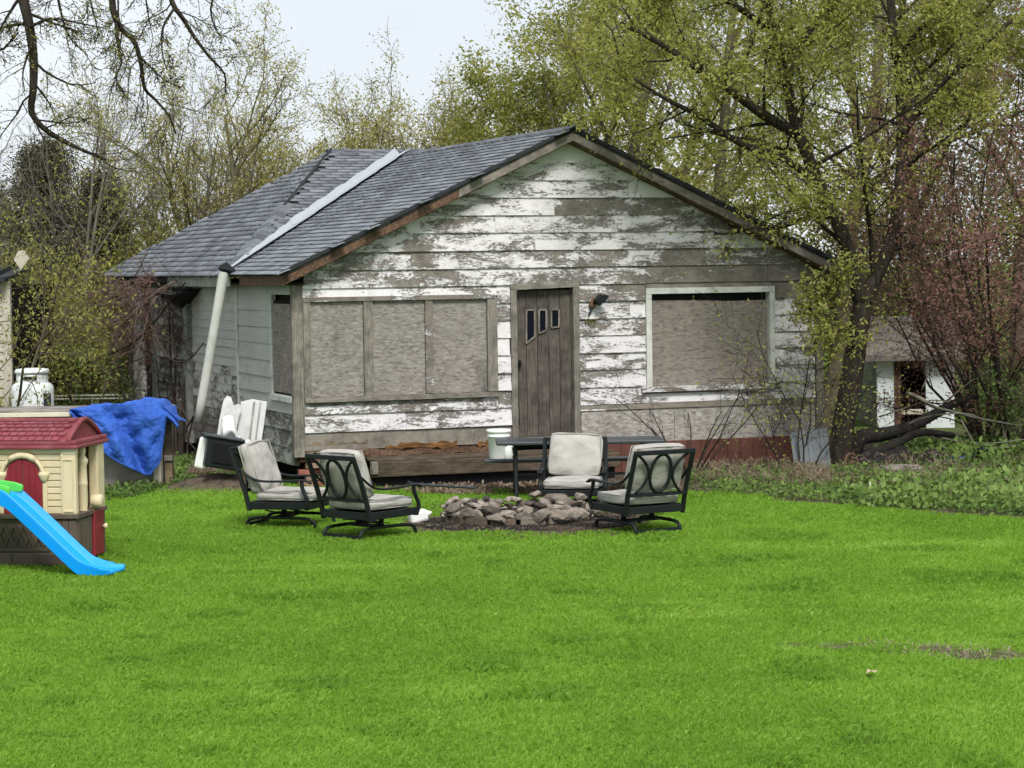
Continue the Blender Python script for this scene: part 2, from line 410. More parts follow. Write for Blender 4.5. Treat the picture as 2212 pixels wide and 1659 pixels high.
M['copper'] = plain('rusty_lamp_metal', (.13, .06, .035), .55, .4, .4, 30)
M['soil'] = plain('dark_litter_soil', (.022, .02, .019), .95, .1, .5, 14, dirt=(.09, .08, .072), dirt_at=(.55, .66), bump=.04, bs=22)
t = Mt('tree_bark', rough=.95, spec=.1)
n = t.noise(t.coord((9, 9, 2)), 2.2, 7, .7, .8)
t.color(t.ramp(n, [(.3, (.016, .013, .010)), (.55, (.05, .041, .033)), (.78, (.11, .098, .078))])); t.bump(n, .05, .9); M['bark'] = t.m
M['bark_dark'] = plain('dark_twig_bark', (.035, .029, .024), .95, .1, .35, 3)
M['bark_grey'] = plain('grey_twig_bark', (.13, .118, .10), .95, .1, .35, 3)
M['bark_olive'] = plain('olive_brown_bark', (.12, .105, .07), .95, .1, .35, 3)
M['vine'] = plain('brown_vine_bark', (.05, .04, .034), .95, .1, .35, 4)
M['vine_pink'] = plain('pinkish_brown_twigs', (.13, .088, .075), .95, .1, .35, 4)
M['log'] = plain('blackened_log_bark', (.022, .02, .018), .95, .1, .5, 6, bump=.03, bs=14)
M['lichen'] = plain('lichen_grey_branch', (.15, .145, .11), .95, .1, .35, 8)
def leafm(name, cols, tr=.35, nb=.4):
    t = Mt(name, rough=.6, spec=.2)
    ge = t.node('ShaderNodeNewGeometry'); nm = t.node('ShaderNodeMix', data_type='VECTOR'); nm.inputs[0].default_value = nb
    t.lk(ge.outputs['Normal'], nm.inputs[4]); nm.inputs[5].default_value = (0, 0, 1)
    nn = t.node('ShaderNodeVectorMath', operation='NORMALIZE'); t.lk(nm.outputs[1], nn.inputs[0]); t.lk(nn.outputs[0], t.b.inputs['Normal'])
    c = t.ramp(t.attr('tint'), [(i / (len(cols) - 1), x) for i, x in enumerate(cols)])
    t.color(c); t.transl(t.mix(1.0, c, (1.25, 1.2, .6), 'MULTIPLY'), tr); return t.m
M['leaf_maple'] = leafm('spring_maple_leaves', [(.10, .115, .025), (.195, .215, .045), (.30, .32, .08), (.40, .41, .15)], .5)
M['leaf_olive'] = leafm('olive_spring_leaves', [(.10, .105, .03), (.19, .19, .055), (.285, .28, .09), (.38, .36, .16)], .5)
M['leaf_tan'] = leafm('tan_green_catkins', [(.13, .125, .035), (.235, .225, .065), (.335, .32, .11), (.44, .41, .19)], .5)
M['leaf_dark'] = leafm('dark_needle_leaves', [(.026, .026, .015), (.055, .052, .03), (.09, .082, .048), (.135, .12, .075)], .15)
M['leaf_yellow'] = leafm('yellow_green_leaves', [(.09, .10, .022), (.17, .18, .042), (.26, .265, .07), (.34, .34, .12)], .4)
M['leaf_red'] = leafm('red_brown_leaves', [(.09, .05, .042), (.165, .088, .077), (.24, .13, .115), (.32, .19, .17)], .4)
M['leaf_weed'] = leafm('weed_leaves', [(.03, .055, .014), (.075, .13, .028), (.135, .215, .048), (.21, .30, .085)], .3)
M['litter'] = leafm('dry_leaf_litter', [(.05, .035, .025), (.11, .08, .055), (.19, .145, .10), (.30, .25, .19)], .1)
M['grass'] = leafm('lawn_grass_blades', [(.078, .158, .018), (.146, .283, .03), (.215, .38, .046), (.33, .485, .11)], .5, .25)

# ------------------------------------------------------------------ ground and lawn
_lat = {}
def vnoise(x, y, sc, seed=0):
    if seed not in _lat: _lat[seed] = np.random.default_rng(900 + seed).random((256, 256))
    T = _lat[seed]; fx = np.asarray(x) * sc + 1000.3; fy = np.asarray(y) * sc + 1000.7
    ix = np.floor(fx).astype(int); iy = np.floor(fy).astype(int); tx = fx - ix; ty = fy - iy
    tx = tx * tx * (3 - 2 * tx); ty = ty * ty * (3 - 2 * ty)
    a = T[ix % 256, iy % 256]; b = T[(ix + 1) % 256, iy % 256]; c = T[ix % 256, (iy + 1) % 256]; d = T[(ix + 1) % 256, (iy + 1) % 256]
    return (a * (1 - tx) + b * tx) * (1 - ty) + (c * (1 - tx) + d * tx) * ty
def fbm(x, y, sc, seed=0):
    return .5 * vnoise(x, y, sc, seed) + .3 * vnoise(x, y, sc * 2.1, seed + 1) + .2 * vnoise(x, y, sc * 4.3, seed + 2)

_edge = np.array([gnd(*p)[:2] for p in [(-700, 1085), (-100, 1078), (230, 1072), (380, 1046), (640, 1032), (880, 1040), (960, 1062), (1480, 1064), (1560, 1066), (1700, 1082), (1900, 1097), (2212, 1118), (2700, 1130)]])
PIT = np.array([0.05, 28.45])
_bare = [(gnd(1820, 1396), .36, .24), (gnd(2120, 1416), .46, .32), (gnd(2030, 1402), .28, .24), (gnd(1712, 1394), .2, .16)]
def lawn_mask(x, y):
    x = np.asarray(x, float); y = np.asarray(y, float)
    ye = np.interp(x, _edge[:, 0], _edge[:, 1])
    n = fbm(x, y, 1.3, 3) - .5
    m = 1 - sstep(-.35, .25, y - ye + n * 1.2)
    d = np.hypot((x - PIT[0] - .12) / 1.65, (y - PIT[1] + .38) / 1.18)
    m = m * sstep(.88, 1.06, d + n * .45)
    m = m * (1 - sstep(.05, .14, .29 * np.exp(-((x + 3.9) / .8) ** 2 - ((y - 32.15) / .5) ** 2)))
    for (c, rx, ry) in _bare:
        dd = np.hypot((x - c[0]) / rx, (y - c[1]) / ry)
        m = m * (1 - .88 * (1 - sstep(.45, 1.2, dd + n * 1.5)))
    return m
def lush(x, y):
    """yellow-green bright patches, 0..1"""
    s = np.zeros_like(np.asarray(x, float))
    for (px, py, rx, ry) in [(760, 1226, 1.0, .22), (1010, 1182, .8, .22), (560, 1512, .28, .2), (1010, 1500, .5, .3), (150, 1278, .35, .15), (1900, 1180, 2.2, .5), (1500, 1330, 1.3, .35), (450, 1590, .5, .25), (2080, 1300, 1.4, .6)]:
        c = gnd(px, py); s = np.maximum(s, 1 - sstep(.3, 1.2, np.hypot((x - c[0]) / rx, (y - c[1]) / ry)))
    return s

gx = np.concatenate([[-900, -300, -100, -50, -25, -14], np.arange(-9, 9.01, .13), [14, 25, 50, 100, 300, 900]])
gy = np.concatenate([[-300, -60, -10, 5, 10], np.arange(13, 40.01, .13), [46, 55, 80, 150, 400, 1500]])
GX, GY = np.meshgrid(gx, gy)
lm = lawn_mask(GX, GY)
def mound(x, y): return .29 * np.exp(-((x + 3.9) / .8) ** 2 - ((y - 32.15) / .5) ** 2)
GZ = mound(GX, GY) + np.where((np.abs(GX) < 8.5) & (GY > 13) & (GY < 39), (1 - lm) * (fbm(GX, GY, 3.0, 8) - .5) * .05 * (GY > 20), 0)
nx, ny = len(gx), len(gy)
idx = np.arange(nx * ny).reshape(ny, nx)
Fg = np.stack([idx[:-1, :-1], idx[:-1, 1:], idx[1:, 1:], idx[1:, :-1]], -1).reshape(-1, 4)
t = Mt('lawn_and_soil_ground', rough=.95, spec=.1)
cg = t.mix(t.ramp(t.noise(t.coord(), 1.2, 5), [(.35, 0.), (.65, 1.)]), (.09, .19, .014), (.13, .265, .02))
cs = t.mix(t.ramp(t.noise(t.coord(), 7, 7, .72), [(.35, 0.), (.68, 1.)]), (.035, .028, .022), (.15, .115, .085))
t.color(t.mix(t.attr('lawn'), cs, cg)); t.bump(t.noise(t.coord(), 18, 6, .7), .05, .7)
ground = mesh_np('ground', np.stack([GX, GY, GZ], -1).reshape(-1, 3), Fg, t.m, smooth=True)
a_ = ground.data.attributes.new('lawn', 'FLOAT', 'POINT'); a_.data.foreach_set('value', np.where(GY > 44, .75, lm).astype(np.float32).ravel())
tag(ground, kind='structure')

def blades(name, n, y0, y1, hscale, mat, dens_pow=1.15, halfw=lambda Y: Y * .2165 + .4, maskf=lawn_mask, seed=5, lean=.62, wid=.0047):
    g = np.random.default_rng(seed)
    ys = np.linspace(y0, y1, 400); pdf = (ys * .2165 + .4) * (y0 / ys) ** dens_pow; cdf = np.cumsum(pdf); cdf /= cdf[-1]
    y = np.interp(g.random(n), cdf, ys); x = (g.random(n) * 2 - 1) * halfw(y)
    # clumping
    keep = g.random(n) < maskf(x, y) * (.72 + .4 * fbm(x, y, 9.0, 20)); x = x[keep]; y = y[keep]; n = len(x)
    big = fbm(x, y, .55, 30); mid = fbm(x, y, 3.2, 40); lu = lush(x, y)
    tuft = sstep(.74, .86, vnoise(x, y, 1.7, 55)) * (g.random(n) < .8)
    h = hscale * g.uniform(.5, 1.25, n) * (.8 + .45 * mid) * (1 + .2 * lu + .75 * tuft)
    ang = g.random(n) * 2 * math.pi + 0; ln = g.uniform(.1, lean * 1.6, n)
    dx, dy = np.cos(ang), np.sin(ang); w = wid * g.uniform(.7, 1.4, n) * (.55 + .45 * y / 14.0)
    px_, py_ = -np.sin(ang + g.normal(0, .8, n)), np.cos(ang)
    z0 = mound(x, y) - .004
    b0 = np.stack([x - px_ * w, y - py_ * w, z0], 1); b1 = np.stack([x + px_ * w, y + py_ * w, z0], 1)
    mx_ = np.stack([x + dx * h * ln * .35 + px_ * w * .8, y + dy * h * ln * .35 + py_ * w * .8, z0 + h * .6], 1)
    tp = np.stack([x + dx * h * ln * 1.1, y + dy * h * ln * 1.1, z0 + h * (1.02 - .35 * ln)], 1)
    V = np.stack([b0, b1, mx_, tp], 1).reshape(-1, 3); i4 = np.arange(n) * 4
    Fc = np.stack([i4, i4 + 1, i4 + 2, i4 + 3], 1)
    tint = np.clip(.50 + (big - .5) * .42 + (mid - .5) * .34 + g.normal(0, .085, n) + lu * .19 - .16 * tuft + .45 * (g.random(n) < .006), 0, 1)
    return mesh_np(name, V, Fc, mat, tint=tint)
grass = blades('lawn_grass', 560000, 13.2, 33.5, .036, M['grass'])
tag(grass, 'short bright green mown lawn grass in the foreground', 'grass', kind='stuff')

# ------------------------------------------------------------------ the boarded-up house
TH = rad(20)
UA = np.array([math.cos(TH), math.sin(TH), 0.]); VA = np.array([-math.sin(TH), math.cos(TH), 0.])
C0 = np.array([-2.959, 32.959, 0.])
def hp(px, py, v=0.0):
    d = ray(px, py); p0 = C0 + VA * v; p = CO + d * (((p0 - CO) @ VA) / (d @ VA)); return float((p - C0) @ UA), float(p[2])
def lp(px, py, u=0.0):
    d = ray(px, py); p0 = C0 + UA * u; p = CO + d * (((p0 - CO) @ UA) / (d @ UA)); return float((p - C0) @ VA), float(p[2])
def hw(u, v, z): return C0 + UA * u + VA * v + np.array([0, 0, z])
house = empty('house', C0, TH, 'abandoned white house with peeling paint and boarded-up windows', 'house')
HW, APU, EZ, AZ, PIT_ = 8.02, 4.01, 2.96, 4.94, .4648
def rz_(u): return EZ + PIT_ * (u + .25)              # gable roof top surface, left slope
# backing walls
mb = MB()
mb.prism([(.03, .3), (7.99, .3), (7.99, 2.78), (APU, 4.70), (.03, 2.78)], lambda x, y, o: (x, o, y), .15, .27)
mb.build('wall', M['dark_wood'], house)
mb = MB(); mb.box((.14, 6.3, 1.55), (.1, 12.0, 2.6)); mb.build('wall', M['dark_wood'], house)
mb = MB(); mb.box((7.9, 6.0, 1.5), (.1, 11.6, 2.7)); mb.build('wall', M['grey_wood'], house)
mb = MB(); mb.box((4.0, 12.2, 1.5), (7.9, .1, 2.7)); mb.build('wall', M['grey_wood'], house)

# openings on the front: u0,u1,z0,z1 (casing included)
DOOR = (3.13, 4.17, .50, 2.74); WIN1 = (.10, 2.93, 1.16, 2.60); WIN2 = (5.20, 7.25, 1.17, 2.66); LOWP = (4.17, 7.98, .2, .93)
OPEN = [DOOR, WIN1, WIN2, LOWP]
def ulim(z):
    a = max(.10, (z - 2.80) / PIT_ - .25 + .01); return a, HW - a
zl = [4.72] + [4.47 - .247 * k for k in range(0, 17)]
pr = random.Random(11)
BASE_PEEL = {0: .25, 1: .40, 2: .36, 3: .47, 4: .50, 5: .52, 6: .56, 7: .47, 8: .48, 9: .42, 10: .45, 11: .45, 12: .43, 13: .42, 14: .46, 15: .55, 16: .9, 17: 1.0}
def board(u0, u1, z0, z1, peel, mat='siding'):
    """one lapped board, trimmed by the gable slope"""
    lo0, hi0 = ulim(z0); lo1, hi1 = ulim(z1 - .005)
    a0, b0 = max(u0, lo0), min(u1, hi0); a1, b1 = max(u0, lo1), min(u1, hi1)
    if b0 - a0 < .03: return
    if b1 <= a1: a1 = b1 = min(max((a0 + b0) / 2, lo1), hi1) if lo1 < hi1 else APU; a1 -= .01; b1 += .01
    j = lambda s=.004: pr.uniform(-s, s)
    t0 = -.040 + j(.006); t1 = -.014 + j(.003)
    zz0 = z0 - .012 + j(); zz0b = z0 - .012 + j(.006)
    vs = [(a0 + .002, t0, zz0), (b0 - .002, t0 + j(.004), zz0b), (b1 - .002, t1, z1), (a1 + .002, t1, z1),
          (a0 + .002, .03, zz0), (b0 - .002, .03, zz0b), (b1 - .002, .03, z1), (a1 + .002, .03, z1)]
    m = MB(); m.add(vs, [(0, 1, 2, 3), (7, 6, 5, 4), (0, 4, 5, 1), (1, 5, 6, 2), (2, 6, 7, 3), (3, 7, 4, 0)])
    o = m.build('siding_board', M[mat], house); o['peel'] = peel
    return o
for k in range(len(zl) - 1):
    z1, z0 = zl[k], zl[k + 1]
    if z0 < .5: break
    lo, hi = ulim(z0)
    cuts = {lo, hi}
    for (a, b, c, d) in OPEN:
        if d > z0 + .01 and c < z1 - .01: cuts |= {a, b}
    u = lo + pr.uniform(1.0, 3.4)
    while u < hi - .6:
        cuts.add(u); u += pr.uniform(1.6, 3.9)
    cs = sorted(c for c in cuts if lo <= c <= hi)
    for a, b in zip(cs, cs[1:]):
        if b - a < .02: continue
        mid = (a + b) / 2; zz = [(z0, z1)]
        for (oa, ob, oc, od) in OPEN:
            if oa < mid < ob:
                nz_ = []
                for (p, q) in zz:
                    if od <= p or oc >= q: nz_.append((p, q)); continue
                    if p < oc - .03: nz_.append((p, oc))
                    if q > od + .03: nz_.append((od, q))
                zz = nz_
        pl = BASE_PEEL.get(k, .5) - .055 + pr.uniform(-.10, .11)
        if mid > 5.0 and 2.5 < z0 < 2.9: pl = .60 + pr.uniform(0, .12)
        if mid > 5.15 and z1 < 2.9 and z0 > 2.4: pl = .90
        if mid < 2.9 and .7 < z0 < .8: pl = .40
        if mid < 2.9 and z1 < .85: pl = .86
        if mid > 4.2 and z1 < 1.25: pl = .85
        if mid > 4.2 and mid < 5.2 and z1 < 2.3: pl = .40 + pr.uniform(-.05, .08)
        for (p, q) in zz: board(a, b, p, q, pl)
# trim helper on the front plane
def fbox(name, u0, u1, z0, z1, v0, v1, mat, parent=None, bevel=.004, skew=0.0):
    m = MB(); m.prism([(u0, z0), (u1, z0 + skew), (u1, z1 + skew), (u0, z1)], lambda x, y, o: (x, o, y), v0, v1)
    return m.build(name, M[mat], parent or house, bevel=bevel)
fbox('corner_board', -.055, .10, .42, 2.80, -.055, .04, 'grey_wood_v')
fbox('corner_board', 7.93, 8.05, .3, 2.80, -.05, .04, 'grey_wood_v')
# triple boarded window
w1 = fbox('window', .12, 2.91, 1.19, 2.57, .03, .10, 'dark_wood')
w1['label'] = 'three-light window covered with weathered strand board'
o1 = [(.205, .965), (1.10, 1.86), (1.975, 2.775)]
for i, (a, b) in enumerate(o1): fbox('strand_board_panel', a, b, 1.235, 2.545, -.012 + .003 * i, .028, 'osb', w1, .002)
fbox('window_frame', .105, .205, 1.2, 2.56, -.052, .03, 'grey_wood_v', w1)
fbox('mullion', .968, 1.097, 1.22, 2.55, -.048, .03, 'grey_wood_v', w1)
mo = fbox('mullion', 1.863, 1.972, 1.24, 2.55, -.046, .03, 'siding', w1); mo['peel'] = .62
fbox('window_frame', 2.778, 2.925, 1.24, 2.57, -.05, .03, 'grey_wood_v', w1)
fbox('window_sill', .105, 2.93, 1.165, 1.232, -.085, .03, 'grey_wood', w1)
hd = fbox('window_head', .105, 2.9, 2.548, 2.612, -.06, .03, 'siding', w1); hd['peel'] = .58
# right window
w2 = fbox('window', 5.22, 7.23, 1.19, 2.64, .09, .12, 'black')
w2['label'] = 'wide window in pale frame, boarded, with a dark gap at the top'
m = MB(); m.prism([(5.285, 1.235), (7.165, 1.235), (7.165, 2.455), (6.6, 2.445), (6.0, 2.47), (5.285, 2.475)], lambda x, y, o: (x, o, y), .02, .05)
m.build('strand_board_panel', M['osb_grey'], w2)
fr = []
for a in [(5.20, 5.285, 1.19, 2.64), (7.168, 7.25, 1.19, 2.64)]:
    f = fbox('window_frame', *a, -.07, .08, 'fascia_white', w2)
fbox('window_head', 5.20, 7.25, 2.57, 2.655, -.075, .08, 'fascia_white', w2)
ws = fbox('window_sill', 5.12, 7.32, 1.155, 1.232, -.09, .08, 'siding', w2); ws['peel'] = .5
# board course and strand board under the right window
for (a, b) in ((4.18, 6.5), (6.505, 7.93)):
    bb = board(a, b, .93, 1.165, .93)
for (a, b, zb) in ((4.19, 5.64, .42), (5.645, 7.1, .40), (7.105, 7.92, .38)):
    fbox('strand_board_panel', a, b, zb, .925, -.022, .0, 'osb_pale', None, .002)
m = MB()
for i in range(36):
    u = 4.25 + i * .105
    m.prism([(u, .02), (u + .105, .02), (u + .105, .44), (u, .44)], lambda x, y, o: (x, o, y), -.075 - .016 * (i % 2), -.03)
m.build('metal_skirt', M['rust'], house)
# door
door = empty('door', (0, 0, 0)); door.parent = house; PM[door.name] = Matrix.Identity(4)
door['label'] = 'grey-brown plank door with three small slanted panes'
dl = [3.225, 3.40, 3.565, 3.74, 3.905, 4.075]
panes = [[(1136.6, 669.6), (1154.5, 669.6), (1154.5, 727), (1136.6, 742)], [(1163.9, 669), (1179.5, 669), (1179.5, 713), (1163.9, 720.5)], [(1190.5, 668.5), (1206.9, 668.5), (1206.9, 705.6), (1190.5, 708)]]
for a, b in zip(dl, dl[1:]): fbox('plank', a + .003, b - .003, .57, 2.655, .055 + pr.uniform(0, .006), .09, 'door_wood', door, .004)
for q in panes:
    P = [hp(x, y, .05) for (x, y) in q]
    cx_ = sum(p[0] for p in P) / 4; cz_ = sum(p[1] for p in P) / 4
    m = MB(); m.prism(P, lambda x, y, o: (x, o, y), .046, .05); pn = m.build('pane', M['glass'], door)
    m = MB(); n4 = 4
    for i in range(4):
        a, b = P[i], P[(i + 1) % 4]
        m.bar((a[0], .044, a[1]), (b[0], .044, b[1]), .022, .016, up=(0, 1, 0))
    m.build('pane_frame', M['rake_grey'], pn)
fbox('threshold', 3.14, 4.16, .50, .565, -.07, .10, 'grey_wood', door)
fbox('casing', 3.13, 3.222, .5, 2.70, -.055, .09, 'grey_wood_v', door)
fbox('casing', 4.078, 4.17, .5, 2.72, -.055, .09, 'grey_wood_v', door)
fbox('casing', 3.13, 4.17, 2.66, 2.755, -.058, .085, 'grey_wood', door, skew=.03)
m = MB(); m.box((3.275, .035, 1.62), (.05, .03, .1)); m.tube([(3.275, .02, 1.62), (3.275, -.02, 1.62)], .024, 10); m.build('handle', M['metal'], door, bevel=.004)
m = MB(); m.tube([(3.245, .03, 1.62), (3.245, .02, 1.30), (3.25, .02, .75)], .016, 8); m.build('door_pull', M['metal'], door)
# rotten sill zone below the left boards
for (a, b, z0, z1, mt, v) in [(.1, 3.1, .42, .60, 'brown_wood', -.01), (1.25, 2.3, .485, .55, 'rot_orange', -.05), (2.6, 3.08, .475, .535, 'rot_orange', -.05), (.9, 3.12, .40, .475, 'brown_wood', -.045), (.12, 1.0, .46, .6, 'plank_wood', -.03)]:
    n_ = 14; top = [(a + (b - a) * i / n_, z1 + pr.uniform(-.035, .03)) for i in range(n_ + 1)]; bot = [(a + (b - a) * i / n_, z0 + pr.uniform(-.03, .02)) for i in range(n_ + 1)]
    m = MB()
    for i in range(n_): m.add([(bot[i][0], v, bot[i][1]), (bot[i + 1][0], v, bot[i + 1][1]), (top[i + 1][0], v, top[i + 1][1]), (top[i][0], v, top[i][1]), (bot[i][0], v + .05, bot[i][1]), (bot[i + 1][0], v + .05, bot[i + 1][1]), (top[i + 1][0], v + .05, top[i + 1][1]), (top[i][0], v + .05, top[i][1])], [(0, 1, 2, 3), (0, 4, 5, 1), (3, 2, 6, 7), (7, 6, 5, 4), (0, 3, 7, 4), (1, 5, 6, 2)])
    m.build('rotten_board', M[mt], house)
# brick footing at the left corner
for r in range(5):
    for i in range(5):
        m = MB(); a = .02 + i * .215 + (r % 2) * .1; s = pr.uniform(.0, .03)
        m.box((a + .1, .03 + s, .04 + r * .085), (.20, .1, .072), Matrix.Rotation(pr.uniform(-.06, .06), 3, 'Z')); m.build('brick', M['redbrick'], house, bevel=.006)
mb = MB(); mb.box((4.0, .2, .2), (7.9, .1, .42)); mb.build('footing', M['dark_wood'], house)
# wall lamp and number
lamp = empty('wall_lamp', (0, 0, 0)); lamp.parent = house; lamp['label'] = 'broken tilted wall lantern beside the door'
(lu_, lz_) = hp(1278, 655)
m = MB(); m.box((lu_, -.06, lz_ + .0), (.09, .05, .13), Matrix.Rotation(.5, 3, 'Y')); m.build('back_plate', M['copper'], lamp, bevel=.008)
m = MB(); m.tube([(lu_, -.08, lz_), (lu_ + .02, -.16, lz_ + .06), (lu_ + .09, -.18, lz_ + .08)], .014, 6); m.tube([(lu_ - .02, -.08, lz_ - .05), (lu_ - .10, -.10, lz_ - .19)], [.02, .008], 6); m.build('arm', M['metal'], lamp)
m = MB(); m.box((lu_ + .06, -.16, lz_ + .05), (.11, .1, .13), Matrix.Rotation(.75, 3, 'Y')); m.build('lamp_body', M['metal'], lamp, bevel=.006)
m = MB(); m.add([(lu_ + .10, -.22, lz_ + .13), (lu_ + .19, -.2, lz_ + .10), (lu_ + .17, -.10, lz_ + .02), (lu_ + .10, -.10, lz_ + .05), (lu_ + .14, -.15, lz_ + .0)], [(0, 1, 4), (1, 2, 4), (2, 3, 4), (3, 0, 4), (0, 3, 2, 1)]); m.build('lamp_cap', M['metal_blue'], lamp)
(nu, nzz) = hp(1259, 703)
cv = bpy.data.curves.new('house_number', 'FONT'); cv.body = '107'; cv.size = .135; cv.extrude = .006; cv.space_character = .95
to = bpy.data.objects.new('house_number', cv); COL.objects.link(to); bpy.context.view_layer.update()
me = bpy.data.meshes.new_from_object(to.evaluated_get(bpy.context.evaluated_depsgraph_get())); bpy.data.objects.remove(to); me.materials.clear(); me.materials.append(M['brass'])
to = bpy.data.objects.new('house_number', me); COL.objects.link(to); to.parent = house; to.location = (nu, -.048, nzz); to.rotation_euler = (rad(88), 0, 0)

# ---- roof
VM0, VM1 = 2.75, 13.1; VR = 7.9
ur, zr = hp(715, 325, VR)
KM = (zr - EZ) / (VR - VM0); ML = (zr - EZ) / (ur + .25)
def z_gl(u, v): return rz_(u)
def z_ml(u, v): return EZ + ML * (u + .25)
def z_mf(u, v): return EZ + KM * (v - VM0)
vv_top = VM0 + (AZ - EZ) / KM
def deck(name, poly, zf, mat, t=.05):
    m = MB(); n = len(poly)
    vs = [(u, v, zf(u, v) - .012) for (u, v) in poly] + [(u, v, zf(u, v) - .012 - t) for (u, v) in poly]
    m.add(vs, [tuple(range(n)), tuple(range(2 * n - 1, n - 1, -1))] + [(i, n + i, n + (i + 1) % n, (i + 1) % n) for i in range(n)])
    return m.build(name, M[mat], house)
POLY_GL = [(-.25, -.30), (APU, -.30), (APU, vv_top), (-.25, VM0)]
POLY_ML = [(-.25, VM0), (ur, VR), (-.25, VM1)]
POLY_MF = [(-.25, VM0), (APU, vv_top), (APU, VR), (ur, VR)]
deck('roof', POLY_GL, z_gl, 'asphalt_edge'); deck('roof', POLY_ML, z_ml, 'asphalt_edge'); deck('roof', POLY_MF, z_mf, 'asphalt_edge')
deck('roof', [(APU, -.30), (HW + .25, -.30), (HW + .25, VR), (APU, VR)], lambda u, v: rz_(2 * APU - u), 'asphalt_edge')
deck('roof', [(-.25, VM1), (ur, VR), (HW, VR), (HW + .3, VM1)], lambda u, v: EZ + (zr - EZ) * (VM1 - v) / (VM1 - VR), 'asphalt_edge')
def inside(poly, x, y):
    c = False; n = len(poly)
    for i in range(n):
        (x1, y1), (x2, y2) = poly[i], poly[(i + 1) % n]
        if (y1 > y) != (y2 > y) and x < (x2 - x1) * (y - y1) / (y2 - y1) + x1: c = not c
    return c
SHV = []
for kx in range(5):
    r_ = random.Random(50 + kx); w = .305; l = .20; tk = .013
    j = lambda s: r_.uniform(-s, s)
    vs = [(-w / 2 + .004 + j(.003), -.145 + j(.008), .004), (w / 2 - .004 + j(.003), -.145 + j(.008), .004), (w / 2 - .004, .055, -.004), (-w / 2 + .004, .055, -.004)]
    vs = vs + [(x, y, z + (tk + j(.004) if y < 0 else .003)) for (x, y, z) in vs]
    me = bpy.data.meshes.new('shingle'); me.from_pydata(vs, [], [(3, 2, 1, 0), (4, 5, 6, 7), (0, 1, 5, 4), (1, 2, 6, 5), (2, 3, 7, 6), (3, 0, 4, 7)])
    at_ = me.attributes.new('tint', 'FLOAT', 'FACE'); at_.data.foreach_set('value', [.25] * 6); me.materials.append(M['shingle'])
    SHV.append((me, np.array(vs)))
def plane_frame(udir, vdir, zf):
    """across (along the eave) and up-slope unit vectors in house space"""
    e = 1e-3; a = Vector((udir[0], udir[1], zf(udir[0] * e, udir[1] * e) / e - zf(0, 0) / e)).normalized()
    b = Vector((vdir[0], vdir[1], zf(vdir[0] * e, vdir[1] * e) / e - zf(0, 0) / e)).normalized()
    return a, b, a.cross(b).normalized()
stuffV, stuffF, stuffT = [], [], []
tabs = []
sr = random.Random(77)
def shingles(poly, zf, across, upd, start, n_course, span, tag_):
    a, b, n = plane_frame(across, upd, zf)
    if n.z < 0: a = -a; n = -n
    hstep = .14 * math.hypot(b.x, b.y)
    for c in range(n_course):
        off = (c % 2) * .153 + sr.uniform(-.02, .02)
        for i in range(span):
            s = (c + .5) * hstep
            u = start[0] + upd[0] * s + across[0] * (i * .306 + off); v = start[1] + upd[1] * s + across[1] * (i * .306 + off)
            if not inside(poly, u, v): continue
            tabs.append((u, v, zf(u, v) + .004, a, b, n, tag_, c))
shingles(POLY_GL, z_gl, (0, 1), (1, 0), (-.27, -.30), 36, 28, 'g')
shingles(POLY_ML, z_ml, (0, 1), (1, 0), (-.27, VM0 - .1), 36, 36, 'l')
shingles(POLY_MF, z_mf, (1, 0), (0, 1), (-.3, VM0), 44, 20, 'f')
def tdist(tb): return float(np.linalg.norm(hw(tb[0], tb[1], tb[2]) - CO))
tabs.sort(key=tdist)
nsep = 0
for (u, v, z, a, b, n, tg, c) in tabs:
    lift = sr.uniform(0, .012) if tg != 'g' else sr.uniform(0, .03)
    R = Matrix((a, b, n)).transposed() @ Matrix.Rotation(sr.uniform(-.025, .025), 3, 'Z') @ Matrix.Rotation(-lift, 3, 'X')
    T = Matrix.Translation((u, v, z)) @ R.to_4x4()
    me, vs = SHV[sr.randrange(5)]
    if nsep < 290:
        o = bpy.data.objects.new('shingle', me); COL.objects.link(o); o.parent = house; o.matrix_local = T; nsep += 1
    else:
        Rn = np.array(R); base = len(stuffV) * 8
        stuffV.append(vs @ Rn.T + np.array([u, v, z])); stuffF.append(np.array([(3, 2, 1, 0), (4, 5, 6, 7), (0, 1, 5, 4), (1, 2, 6, 5), (2, 3, 7, 6), (3, 0, 4, 7)]) + base)
        stuffT.extend([sr.uniform(.15, .75)] * 6)
so_ = mesh_np('roof_shingles', np.concatenate(stuffV), np.concatenate(stuffF), M['shingle'], house, tint=np.array(stuffT)); so_['kind'] = 'stuff'
# caps on the hip and on the ridges
def caps(p0, p1, w, n, zoff=.02, droop=.08):
    p0 = Vector(p0); p1 = Vector(p1); d = (p1 - p0).normalized(); x = d.cross(Vector((0, 0, 1))).normalized(); L_ = (p1 - p0).length
    for i in range(n):
        c = p0 + d * (L_ * (i + .5) / n); h = L_ / n * .75
        m = MB(); e = .012
        m.add([c - d * h - x * w + Vector((0, 0, zoff + e - droop)), c - d * h + Vector((0, 0, zoff + e)), c - d * h + x * w + Vector((0, 0, zoff + e - droop)), c + d * h + x * w + Vector((0, 0, zoff - droop)), c + d * h + Vector((0, 0, zoff)), c + d * h - x * w + Vector((0, 0, zoff - droop)),
               c - d * h - x * w + Vector((0, 0, zoff - droop - .004)), c - d * h + Vector((0, 0, zoff - .004)), c - d * h + x * w + Vector((0, 0, zoff - droop - .004))],
              [(0, 1, 4, 5), (1, 2, 3, 4), (0, 6, 7, 1), (1, 7, 8, 2)])
        m.build('cap_shingle', M['shingle'], house, fix=False)
hp0 = Vector((-.25, VM0, EZ)); hp1 = Vector((ur, VR, zr))
caps(hp0.lerp(hp1, .0), hp0.lerp(hp1, .52), .14, 17, .03, .05)
